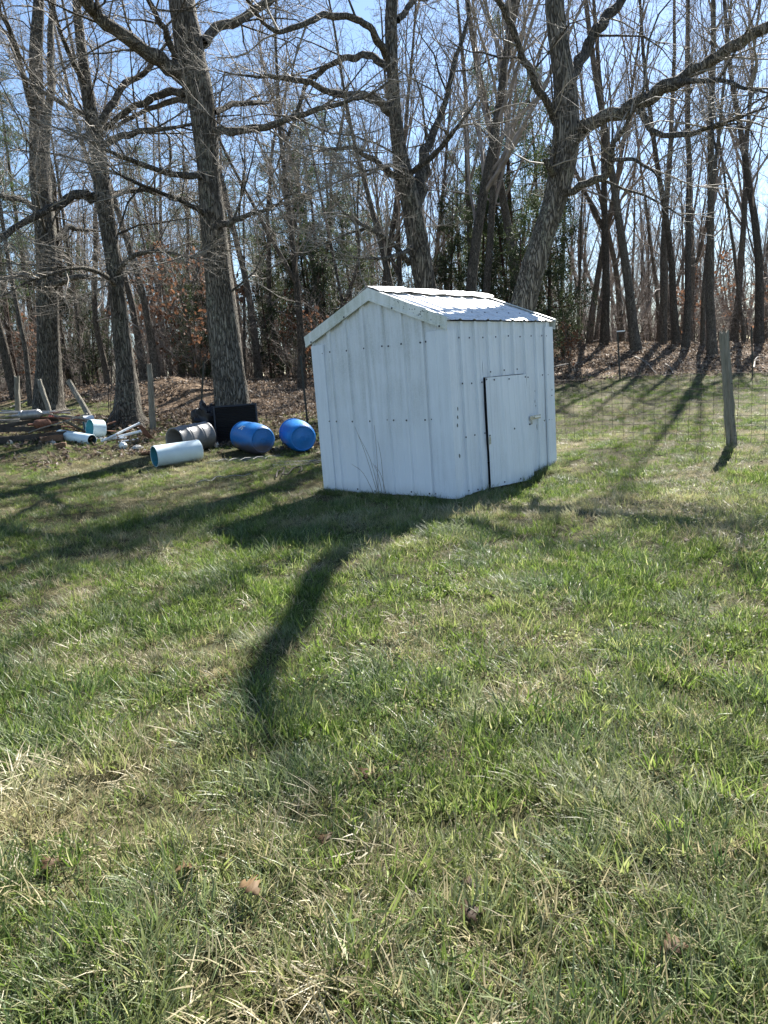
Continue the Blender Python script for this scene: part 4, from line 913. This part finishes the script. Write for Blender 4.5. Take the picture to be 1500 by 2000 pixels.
f2 = thing('strand_fence', 'loose single wires between the two far steel posts', 'fence', (6, 22, g1(6, 22)))
for hgt in (.35, .7, 1.05, 1.3):
    q = poly_pts([tuple(k) for k in run2], .4); X = np.stack([q[:, 0], q[:, 1], gz(q[:, 0], q[:, 1]) + hgt + .05 * np.sin(np.arange(len(q)) * .45 + hgt * 9)], 1) - np.array(f2.location)
    link('strand', tubes_mesh('strand', [(X, np.full(len(X), .0022), 4)]), M_WIRE, f2)

# ------------------------------------------------------------------ drums, pipes, panel
def blue_plastic(name, c, mud):
    t = NT(name); v = t.coord(); n = t.noise(v, 3.5, 5, .6); f = t.noise(v, 40, 4, .7); sep = t.n('SeparateXYZ'); t.l(v, sep.inputs[0])
    sc = t.noise(t.coord((2, 2, 9)), 9, 4, .7)
    col = t.mix(t.math('MULTIPLY', t.ramp(sc, [(.55, (0, 0, 0)), (.7, (1, 1, 1))]), .35), c, tuple(min(1, k * 1.9 + .06) for k in c))
    low = t.ramp(t.math('ADD', t.math('MULTIPLY', sep.outputs[2], 2.2), t.math('MULTIPLY', n, .5)), [(.55, (1, 1, 1)), (.8, (0, 0, 0))])
    col = t.mix(t.math('MULTIPLY', low, mud), col, (.10, .07, .04)); t.bsdf(col, t.ramp(f, [(.3, (.32,) * 3), (.7, (.5,) * 3)]), 0, t.bump(n, .12, .03), .5); return t.m
M_BLUE1 = blue_plastic('blue_plastic_muddy', (.008, .15, .44), .85); M_BLUE2 = blue_plastic('blue_plastic', (.008, .17, .50), .1)
M_BLK = blue_plastic('black_plastic', (.17, .165, .16), .25)
def drum(name, label, e0, e1, r, mat, style, group=None):
    """e0: end towards the camera, e1: far end; both centre points"""
    e0, e1 = np.array(e0), np.array(e1); c = (e0 + e1) / 2; gr = g1(c[0], c[1]); loc = np.array([c[0], c[1], gr]); root = thing(name, label, 'barrel', loc, group)
    ax = e1 - e0; L = np.linalg.norm(ax); o = e0 - loc
    if style == 'blue':
        body = [(.0, r * .80), (.02, r * .87), (.08, r * .94), (.2, r * 1.0), (L * .5, r * 1.04), (L - .2, r * 1.0), (L - .09, r * .95), (L - .05, r * .97), (L - .02, r * .96), (L - .02, 0)]
        m = MB(); m.lathe(body, o, ax, 40); b = m.build('drum_body', mat, root, True)
        m = MB(); m.lathe([(.0, r * .80), (.018, r * .74), (.018, r * .3), (.010, r * .26), (.010, r * .12), (.02, r * .10), (.02, 0)], o, ax, 40); m.build('drum_base', mat, root, True)
        m = MB(); m.lathe([(L - .075, r * .955), (L - .07, r * 1.0), (L - .05, r * 1.0), (L - .045, r * .955)], o, ax, 40); m.build('rim_hoop', mat, b, True)
        m = MB(); m.lathe([(L - .025, .055), (L + .025, .055), (L + .03, .045), (L + .03, 0)], o + axes_from(ax) @ np.array([.0, r * .55, 0]), ax, 16); m.build('bung', mat, b, True)
    else:
        body = [(.02, r * .86), (.0, r * .93), (.012, r * .985), (.05, r * .985), (.06, r * .95), (.10, r * .96)]
        for k in (.22, .27, .52, .57, .80):
            body += [(k - .022, r * 1.0), (k - .012, r * 1.03), (k + .012, r * 1.03), (k + .022, r * 1.0)]
        body += [(L - .03, r * .97), (L, r * .90), (L, 0)]
        m = MB(); m.lathe(sorted(body[:6], key=lambda q: 0) + body[6:], o, ax, 40); m.build('drum_body', mat, root, True)
        m = MB(); m.lathe([(.02, r * .86), (.10, r * .84), (L * .6, r * .86), (L * .6, 0)], o, ax, 40); m.build('drum_bore', mat, root, True)
    return root
def onground(px, py, y, r):
    p = pix(px, py, y); return np.array([p[0], p[1], g1(p[0], p[1]) + r])
b1 = drum('plastic_barrel', 'muddy blue plastic barrel lying before the slatted panel', onground(514, 860, 13.6, .275), onground(474, 850, 14.35, .275), .285, M_BLUE1, 'blue', 'blue plastic barrels')
b2 = drum('plastic_barrel', 'clean blue plastic barrel lying beside the shed, its base toward the lawn', onground(592, 855, 13.7, .27), onground(572, 848, 14.5, .27), .285, M_BLUE2, 'blue', 'blue plastic barrels')
drum('ribbed_barrel', 'grey-black ribbed barrel with open end, lying behind the long white pipe', onground(341, 868, 13.9, .26), onground(392, 852, 14.45, .26), .265, M_BLK, 'black')
# white smear of paint on the muddy barrel
ax = np.array(onground(474, 850, 14.35, .275) - onground(514, 860, 13.6, .275)); A_ = axes_from(ax); cen = onground(494, 855, 13.97, .275) - np.array(b1.location)
def on_drum(along, ang, rr=.2985): return cen + A_[:, 2] * along + rr * (A_[:, 0] * math.cos(ang) + A_[:, 1] * math.sin(ang))
M_WPAINT = simple('white_paint', (.75, .75, .75), .6, 0, .1)
side = 1 if A_[0, 0] < 0 else -1
for pts in (((.05, .95), (.05, .80), (.10, .70)), ((-.06, .95), (.0, .93), (-.04, .72), (-.03, .66))):
    m = MB(); cl = [on_drum(a, math.pi - b if side < 0 else b) for a, b in pts]; m.tube(cl, .012, 6); m.build('paint_mark', M_WPAINT, b1)

M_PVC = simple('pale_pvc', (.62, .74, .78), .35, 0, .12, 3, .03); M_TEAL = simple('teal_pvc_inside', (.06, .26, .33), .4, 0, .15, 3, .03); M_PVCW = simple('white_pvc', (.74, .78, .8), .4, 0, .12, 5, .04)
def pipe(name, label, e0, e1, r, wall, mo, mi, group=None, cat='pipe'):
    e0, e1 = np.array(e0), np.array(e1); c = (e0 + e1) / 2; loc = np.array([c[0], c[1], c[2] - r]); root = thing(name, label, cat, loc, group); L = np.linalg.norm(e1 - e0); o = e0 - loc; ax = e1 - e0
    m = MB(); m.lathe([(.002, r - wall), (0, r - .003), (.003, r), (L - .003, r), (L, r - .003), (L - .002, r - wall)], o, ax, 36); m.build('pipe_wall', mo, root, True)
    m = MB(); m.lathe([(.0021, r - wall), (L - .0021, r - wall)], o, ax, 36); m.build('bore', mi, root, True); return root
pipe('wide_pipe', 'wide pale blue plastic pipe lying on the grass before the black barrel', onground(301, 891, 12.85, .185), onground(389, 880, 13.35, .185), .192, .014, M_PVC, M_TEAL)
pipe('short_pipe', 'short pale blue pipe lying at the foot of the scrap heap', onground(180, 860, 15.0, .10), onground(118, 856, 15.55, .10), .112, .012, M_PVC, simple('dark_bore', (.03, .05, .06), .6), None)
pipe('pipe_offcut', 'pale blue pipe ring tipped up on the scrap heap, teal inside', onground(176, 845, 15.6, .22), onground(200, 838, 15.8, .17), .20, .012, M_PVC, M_TEAL)
pipe('pipe_offcut', 'white pipe ring lying behind the teal-lined ring', onground(165, 838, 16.2, .2), onground(185, 835, 16.3, .19), .19, .012, M_PVCW, M_TEAL)
def thin(name, label, p0, p1, r, mat, cat, y0, y1, z0=None, z1=None, group=None):
    a = pix(p0[0], p0[1], y0); b = pix(p1[0], p1[1], y1); a[2] = g1(a[0], a[1]) + (r if z0 is None else z0); b[2] = g1(b[0], b[1]) + (r if z1 is None else z1)
    loc = (a + b) / 2; root = thing(name, label, cat, loc, group); m = MB(); d = (b - a)
    L = np.linalg.norm(d); m.lathe([(0, r * .7), (.0, r), (L, r), (L, r * .7), (.01, r * .7)], a - loc, d, 14); m.build('pipe_wall', mat, root, True)
    m = MB(); m.lathe([(L * .985, r), (L * .985, r * 1.25), (L + .012, r * 1.25), (L + .012, r * .7)], a - loc, d, 14); m.build('socket', mat, root, True); return root
for k, (p0, p1, y0, y1, z1, r) in enumerate((((197, 862), (272, 831), 15.2, 15.9, .28, .024), ((205, 856), (276, 847), 15.4, 15.6, .16, .03), ((230, 862), (268, 852), 15.1, 15.3, .05, .02), ((186, 858), (246, 858), 15.5, 15.4, .06, .022))):
    thin('slim_pipe', ('slim white pipe propped up against the rusty plate', 'thicker slim white pipe lying under the rusty plate', 'shortest slim white pipe on the leaves by the rusty plate', 'slim white pipe flat behind the short blue pipe')[k], p0, p1, r, M_PVCW, 'pipe', y0, y1, .03, z1, 'slim white pipes')

# slatted panel leaning on the oak
M_PAN = simple('black_slat_metal', (.012, .012, .016), .45, .2, .3, 10)
pc = pix(459, 815, 15.05); pg = g1(pc[0], pc[1]); pan = thing('slatted_panel', 'black horizontally slatted panel leaning against the grey oak', 'panel', (pc[0], pc[1], pg))
tlt = math.radians(12); Rx = np.array([[1, 0, 0], [0, math.cos(tlt), math.sin(tlt)], [0, -math.sin(tlt), math.cos(tlt)]]).T
Rx = np.array([[1, 0, 0], [0, math.cos(tlt), math.sin(tlt)], [0, -math.sin(tlt), math.cos(tlt)]]); Rz = np.array([[math.cos(.05), -math.sin(.05), 0], [math.sin(.05), math.cos(.05), 0], [0, 0, 1]]); RM = Rz @ Rx
PWd, PH = .86, .80
def pp(x, y, z): return RM @ np.array([x, y, z])
for c0, sz in (((-PWd / 2, 0, PH / 2), (.035, .05, PH)), ((PWd / 2, 0, PH / 2), (.035, .05, PH)), ((0, 0, PH - .017), (PWd - .036, .05, .035)), ((0, 0, .017), (PWd - .036, .05, .035))):
    m = MB(); m.box(pp(*c0), sz, RM); m.build('frame_rail', M_PAN, pan)
sa_ = math.radians(35); Sl = RM @ np.array([[1, 0, 0], [0, math.cos(sa_), -math.sin(sa_)], [0, math.sin(sa_), math.cos(sa_)]])
m = MB(); m.box((0, 0, 0), (PWd - .04, .034, .004), Sl); sme2 = bpy.data.meshes.new('slat'); sme2.from_pydata(m.v, [], m.f); sme2.materials.append(M_PAN)
for k in range(22):
    o = bpy.data.objects.new('slat', sme2); COL.objects.link(o); o.parent = pan; o.location = tuple(pp(0, -.004, .05 + k * (PH - .09) / 21))
m = MB(); m.box(pp(0, .022, PH / 2), (PWd - .04, .004, PH - .05), RM); m.build('backing', M_PAN, pan)
# lumpy black plastic heap
def lump(name, label, cat, c, size, mat, seed, k=.25, group=None):
    g = g1(c[0], c[1]); root = None; r = np.random.RandomState(seed); nu, nv = 28, 18; V = []
    for j in range(nv + 1):
        v = math.pi * j / nv
        for i in range(nu):
            u = 2 * math.pi * i / nu; d = np.array([math.sin(v) * math.cos(u), math.sin(v) * math.sin(u), math.cos(v)])
            f = 1 + k * (float(vnoise(d[0] * 2 + seed, d[1] * 2 + d[2] * 1.7, .55)) - .5) * 2 + k * .4 * (float(vnoise(d[0] * 6 + seed, d[1] * 6 + d[2] * 5, .5)) - .5); q = d * f * np.array(size) / 2; q[2] = max(q[2] + size[2] * .42, -.02); V.append(tuple(q))
    m = MB(); m.add(V, [(j * nu + i, j * nu + (i + 1) % nu, (j + 1) * nu + (i + 1) % nu, (j + 1) * nu + i) for j in range(nv) for i in range(nu)])
    o = m.build(name, mat, None, True); o.location = (c[0], c[1], g); return tag(o, label, cat, group)
q = pix(406, 820, 15.5); lump('plastic_sheeting', 'crumpled black plastic heap beside the slatted panel', 'plastic', q, (.55, .6, .85), M_PAN, 3, .35)
q = pix(386, 838, 15.4); lump('plastic_sheeting', 'low black plastic fold spilling toward the ribbed barrel', 'plastic', q, (.5, .5, .32), M_PAN, 8, .3)

# ------------------------------------------------------------------ scrap heap
M_OLD = simple('old_dark_timber', (.055, .045, .036), .9, 0, .5, 9, .5); M_GREYB = simple('grey_board', (.20, .185, .16), .9, 0, .4, 12, .5); M_RUSTM = simple('rusted_steel', (.17, .075, .045), .85, .1, .4, 14, .4)
M_GALV = simple('dull_galvanised', (.30, .30, .29), .5, .6, .3, 10, .2); M_RED = simple('faded_red_paint', (.42, .05, .035), .5, 0, .3, 12); M_BRN = simple('brown_block', (.15, .085, .05), .9, 0, .4, 14, .6); M_CONC = simple('pale_masonry', (.48, .46, .42), .9, 0, .25, 14, .5)
def board(label, px, py, y, L, w, h, zoff, yaw, pitch, mat, cat='board', name='timber_board', group='scrap timbers'):
    p = pix(px, py, y); g = g1(p[0], p[1]); root = thing(name, label, cat, (p[0], p[1], g + zoff), group, (0, pitch, yaw)); rng = random.Random(int(px * 7 + py)); m = MB(); n = 7
    vs = []
    for i in range(n):
        x = -L / 2 + L * i / (n - 1) + (rng.uniform(-.03, .03) if i in (0, n - 1) else 0); bz = .012 * math.sin(i * .9 + px)
        for yy, zz in ((-w / 2, -h / 2), (w / 2, -h / 2), (w / 2, h / 2), (-w / 2, h / 2)): vs.append((x, yy + rng.uniform(-.004, .004), zz + bz + rng.uniform(-.003, .003)))
    m.add(vs, [(i * 4 + k, i * 4 + (k + 1) % 4, (i + 1) * 4 + (k + 1) % 4, (i + 1) * 4 + k) for i in range(n - 1) for k in range(4)] + [(3, 2, 1, 0), tuple((n - 1) * 4 + k for k in range(4))])
    m.build('plank', mat, root, False, .004); 
    m = MB(); m.lathe([(0, 0), (0, .008), (.004, .008), (.004, 0)], (L * .4, 0, h / 2 + .008), (0, 0, 1), 8); m.build('nail_head', M_RUSTM, root); return root
board('thick black timber at the bottom of the scrap heap', 40, 858, 15.3, 1.9, .16, .15, .07, .12, .0, M_OLD)
board('second dark timber stacked on the bottom one', 25, 846, 15.6, 2.0, .15, .10, .22, .04, .02, M_OLD)
board('split dark timber jutting from the scrap stack', 55, 842, 15.7, 1.3, .12, .08, .34, .25, -.05, M_OLD)
board('pale weathered board across the scrap stack', 20, 835, 15.8, 1.7, .14, .03, .42, -.05, .02, M_GREYB)
board('narrow grey board on top of the scrap stack', 70, 828, 16.1, 1.8, .08, .03, .48, .1, -.03, M_GREYB)
board('grey plank sloping down behind the pipe rings', 145, 846, 16.0, .95, .10, .03, .22, 1.0, .5, M_GREYB)
board('thin grey lath lying across the middle of the heap', 125, 838, 16.3, 1.2, .06, .025, .28, -.2, .06, M_GREYB)
board('brown wooden block at the end of the timbers', 98, 850, 15.2, .45, .14, .13, .075, .25, 0, M_BRN)
board('small brown block in the grass before the short pipe', 117, 868, 14.6, .22, .14, .10, .05, .3, 0, M_BRN, 'block', 'wood_block')
board('dark slab tilted against the cord-hung oak', 214, 820, 16.3, .75, .22, .03, .3, .5, -1.0, M_OLD)
board('flat rust-brown strip lying near the oak foot', 228, 838, 16.1, .55, .14, .03, .06, .2, .1, M_RUSTM, 'metal strip', 'steel_strip')
board('square rusty steel plate propped up on slim white pipes', 283, 842, 15.3, .34, .30, .008, .2, .7, .9, M_RUSTM, 'metal plate', 'rusty_plate')
rgs = random.Random(91)
for k in range(16):
    board('weathered stick tangled in the scrap heap', rgs.uniform(0, 190), rgs.uniform(828, 858), rgs.uniform(15.2, 16.6), rgs.uniform(.4, 1.3), rgs.uniform(.03, .09), rgs.uniform(.02, .05), rgs.uniform(.05, .42), rgs.uniform(-.9, .9), rgs.uniform(-.25, .25), rgs.choice([M_OLD, M_GREYB, M_GREYB, M_RUSTM]), 'stick', 'scrap_stick', 'sticks in the scrap heap')
def can(label, px, py, y, L, r, zoff, yaw, mat, name='exhaust_can', cat='metal can'):
    p = pix(px, py, y); root = thing(name, label, cat, (p[0], p[1], g1(p[0], p[1]) + zoff), None, (0, 0, yaw)); m = MB()
    m.lathe([(-L / 2 - .12, r * .3), (-L / 2, r * .3), (-L / 2 + .05, r * .95), (-L / 2 + .07, r), (L / 2 - .07, r), (L / 2 - .05, r * .95), (L / 2, r * .3), (L / 2 + .15, r * .3), (L / 2 + .15, r * .22)], (0, 0, 0), (1, 0, 0), 20); b = m.build('can_body', mat, root, True)
    for s_ in (-1, 1):
        m = MB(); m.lathe([(-.015, r), (-.01, r * 1.05), (.01, r * 1.05), (.015, r)], (s_ * (L / 2 - .09), 0, 0), (1, 0, 0), 20); m.build('seam_band', mat, b, True)
    return root
can('dull metal exhaust can lying on the timber stack', 62, 828, 15.6, .5, .10, .52, .1, M_GALV); can('rusted exhaust can beside the timber stack', 84, 836, 15.4, .38, .09, .36, .9, M_RUSTM)
can('red painted canister on the scrap heap', 104, 828, 15.9, .22, .07, .40, .3, M_RED, 'red_canister', 'canister')
for k, (p0, p1, y0, y1, z0, z1, r) in enumerate((((0, 822), (110, 826), 15.9, 16.2, .55, .5, .022), ((5, 816), (140, 830), 16.2, 16.5, .56, .4, .018), ((60, 818), (150, 834), 16.4, 16.6, .5, .25, .015))):
    thin('steel_tube', ('long grey steel tube along the top of the scrap heap', 'longest grey tube crossing behind the scrap heap', 'thin grey tube sloping off the back of the heap')[k], p0, p1, r, M_GALV, 'tube', y0, y1, z0, z1, 'grey steel tubes')
for k, (px, py, y, sz, lb, mt) in enumerate(((240, 868, 14.6, (.16, .14, .14), 'broken white pipe elbow on the leaves', M_PVCW), (268, 871, 14.4, (.22, .16, .12), 'grey stone lump among the leaves', M_CONC), (284, 880, 14.0, (.2, .15, .08), 'reddish tile fragment by the wide pipe', M_BRN),
                                          (20, 866, 15.0, (.12, .1, .1), 'small pale chunk against the bottom timber', M_CONC), (104, 866, 14.9, (.1, .1, .09), 'pale pebble-like chunk near the brown block', M_CONC), (420, 842, 14.6, (.1, .09, .12), 'pale stone beside the ribbed barrel', M_CONC))):
    lump('rubble_piece', lb, 'rubble', pix(px, py, y), sz, mt, 20 + k, .3)
# hanging cords by the leaning oak
for px, lb in ((213, 'dark cord hanging straight beside the leaning oak trunk'), (218, 'second dark cord hanging close to the first')):
    a = pix(px, 560, 16.4); b = pix(px - 1, 806, 16.4); m = MB(); n = 12; m.tube([a + (b - a) * k / (n - 1) - np.array([b[0], b[1], b[2]]) + np.array([.01 * math.sin(k * 1.3 + px), 0, 0]) for k in range(n)], .009, 6); o = m.build('hanging_cord', M_OLD, None, True); o.location = tuple(b); tag(o, lb, 'cord', 'hanging cords')
# wire panel and cables on the ground
wpx = pix(592, 896, 12.6); wp = thing('welded_mesh', 'flattened welded wire panel in the grass next to the shed', 'wire panel', (wpx[0], wpx[1], g1(wpx[0], wpx[1])), None, (0, 0, .25))
for k in range(14):
    xx = -.55 + k * 1.0 / 13; m = MB(); m.tube([(xx, -.35 + .5 * j / 4, .035 + .02 * math.sin(j + k)) for j in range(5)], .0026, 4); m.build('cross_wire', M_GALV, wp)
for k in range(7):
    yy = -.35 + k * .5 / 6; m = MB(); m.tube([(-.55 + 1.0 * j / 6, yy, .04 + .02 * math.sin(j * 1.3 + k)) for j in range(7)], .0028, 4); m.build('line_wire', M_GALV, wp)
wpx = pix(470, 892, 13.0); wp = thing('wire_rack', 'bent wire rack lying in front of the muddy barrel', 'wire rack', (wpx[0], wpx[1], g1(wpx[0], wpx[1])), None, (0, 0, -.1))
for k in range(6):
    m = MB(); m.tube([(-.6 + 1.1 * j / 6 + .05 * k, -.15 + k * .06, .04 + .025 * math.sin(j * 1.1 + k * 2)) for j in range(7)], .0035, 5); m.build('line_wire', M_GALV, wp)
for k in range(5):
    m = MB(); m.tube([(-.4 + .22 * k, -.16, .05), (-.36 + .22 * k, 0, .07), (-.3 + .22 * k, .16, .05)], .0035, 5); m.build('cross_wire', M_GALV, wp)
def cable(label, pts, r, mat, y=None):
    P = np.array([gpix(a, b) for a, b in pts]); P[:, 2] += .035; n = len(P) * 6; Q = smooth_poly(np.c_[P, np.zeros(len(P))], n)[:, :3]; Q[:, 2] += .03 * np.abs(np.sin(np.arange(n) * .37)); loc = Q[0].copy(); m = MB(); m.tube(Q - loc, r, 6); o = m.build('cable', mat, None, True); o.location = tuple(loc); tag(o, label, 'cable', 'cables on the grass')
cable('black cable looping in the grass near the shed corner', [(540, 938), (545, 926), (556, 922), (552, 934), (565, 930), (580, 918), (590, 922), (583, 932)], .011, M_OLD)
cable('pale cable trailing through the grass toward the dark clod', [(385, 948), (410, 945), (430, 938), (460, 936), (490, 934)], .007, M_GALV)

# ------------------------------------------------------------------ small things on the lawn
def leaf_mesh(seed, L=.11, dark=False):
    r = random.Random(seed); n = 11; top = []; bot = []
    for i in range(n):
        f = i / (n - 1); w = L * .36 * math.sin(math.pi * min(1, f * .92 + .06)) * (1.25 if i % 2 else .42) * r.uniform(.8, 1.2); top.append((f * L, w)); bot.append((f * L + r.uniform(-.004, .004), -w * r.uniform(.8, 1.1)))
    V = []
    for i in range(n):
        f = i / (n - 1); z0 = .016 * math.sin(f * 3.1 + r.uniform(0, .4)) * r.uniform(.6, 1.2)
        V += [(top[i][0], top[i][1], z0 + abs(top[i][1]) * .28), (f * L, 0, z0), (bot[i][0], bot[i][1], z0 + abs(bot[i][1]) * .22)]
    F = [(3 * i + a, 3 * i + a + 1, 3 * i + a + 4, 3 * i + a + 3) for i in range(n - 1) for a in (0, 1)]
    me = bpy.data.meshes.new('leaf_blade'); me.from_pydata(V, [], F); me.update(); me.polygons.foreach_set('use_smooth', [True] * len(F)); a = me.attributes.new('tint', 'FLOAT', 'POINT'); a.data.foreach_set('value', [1.0 if seed == 0 else r.uniform(.2, .8)] * len(V)); return me
M_LEAFB = leafmat('oak_leaf_brown', [(0, (.03, .017, .008)), (.5, (.085, .05, .022)), (1, (.30, .20, .10))], .25, .65, .25)
LM = [leaf_mesh(k, .075 + .01 * (k % 3)) for k in range(6)]
for q in LM: q.materials.append(M_LEAFB)
leaves = [(508, 1765, 1.35, 'large curled tan oak leaf lying in the foreground grass'), (112, 1690, 1.0, 'small dark brown leaf standing upright in the foreground grass'), (388, 1710, 1.0, 'withered pale leaf sunk between grass blades'), (905, 1740, .9, 'narrow brown leaf beside a dark gap in the grass'), (945, 1785, 1.1, 'broken brown leaf in a dark gap of the grass'), (745, 1090, 1.0, 'small orange-brown leaf below the shed shadow'),
          (345, 958, 1.6, 'dark crumpled leaf cluster in the grass before the wide pipe'), (1290, 1895, 1.1, 'brown leaf half buried near tall grass')]
leaves += [(a, b, 1.0, None) for a, b in ((715, 1525), (1200, 1275), (300, 1320), (285, 1325), (1090, 1400), (640, 1640), (1335, 1060), (1320, 950), (1480, 905), (1420, 930), (560, 915), (250, 1010), (380, 1000))]
for k, (px, py, sc, lb) in enumerate(leaves):
    p = gpix(px, py, 1.2); lift = .06 if k == 0 else (.03 if lb else .015); cz = np.array([0, 0, CAMH]); p = cz + (p - cz) * (1 - lift / (CAMH - p[2])); p[2] -= lift; root = thing('fallen_oak_leaf', lb or 'small brown dead leaf caught in the lawn grass', 'leaf', (p[0], p[1], p[2] + lift), 'dead leaves on the lawn', (random.uniform(-.35, .35), random.uniform(-.35, .2), random.uniform(0, 6.28)))
    root.scale = (sc * .85,) * 3; o = bpy.data.objects.new('leaf_blade', LM[k % 6]); COL.objects.link(o); o.parent = root; s_ = o.modifiers.new('thick', 'SOLIDIFY'); s_.thickness = .0008
    m = MB(); m.tube([(0, 0, .002), (-.02, .002, .004), (-.035, .0, .0)], .0012, 4); m.build('stalk', M_BRN, root)
# tall dry weeds against the gable wall
wq = SC + SU * 1.06 - SV * .13; wc = np.array([wq[0], wq[1], g1(wq[0], wq[1])]); wd = thing('dry_weed', 'tall dry weed stems leaning against the shed gable wall', 'weed', wc)
yy0 = wc[1]
for (b, mid, tp) in (((740, 958), (715, 890), (693, 833)), ((742, 958), (724, 900), (700, 850)), ((738, 958), (736, 890), (731, 830)), ((748, 958), (738, 925), (728, 905)), ((755, 955), (745, 930), (732, 908)), ((735, 955), (710, 925), (686, 906)), ((750, 958), (745, 900), (738, 862)), ((765, 958), (790, 950), (798, 972))):
    P = [pix(b[0], b[1], yy0 + .0), pix(mid[0], mid[1], yy0 + .03), pix(tp[0], tp[1], yy0 + .06)]; P[0][2] = wc[2] - .02; P[1] = P[1] + np.append(SV * .0, 0)
    Q = smooth_poly(np.c_[np.array(P), np.zeros(3)], 9)[:, :3] - np.array(wc); m = MB(); m.tube(Q, np.linspace(.0038, .0018, 9), 5); m.build('stem', M_TWIGD, wd, True)
# fallen branches on the leaf bank
for k, (pts, lb) in enumerate(((((1225, 690), (1250, 686), (1275, 690)), 'pale fallen branch lying at the foot of the forest trees'), (((1240, 700), (1262, 716), (1282, 735)), 'thin pale stick lying down the leaf bank'), (((1300, 715), (1308, 724), (1315, 733)), 'short pale stick on the leaf bank'), (((1472, 722), (1478, 706), (1500, 704)), 'bowed fallen limb past the leaning steel post'), (((1000, 740), (1090, 722), (1130, 712)), 'dark fallen limb beside the shed on the leaf bank'), (((20, 800), (55, 790), (75, 778)), 'broken limb lying beside the massive oak'))):
    P = np.array([gpix(a, b, 12) for a, b in pts]); P[:, 2] += np.array([.05, .12, .07]); Q = smooth_poly(np.c_[P, np.zeros(3)], 12)[:, :3]; loc = Q[0].copy(); root = thing('fallen_branch', lb, 'branch', loc, 'fallen branches'); rng = random.Random(k); tw = []
    spawn(tw, [tuple(q - loc) for q in Q], [.03 - .0015 * i for i in range(12)], 2, 3, OAK, rng, .3, 5, .5)
    link('limb', tubes_mesh('limb', [(Q - loc, np.linspace(.035, .012, 12), 7)]), M_TWIG, root); link('twigs', tubes_mesh('twigs', tw), M_TWIG, root)
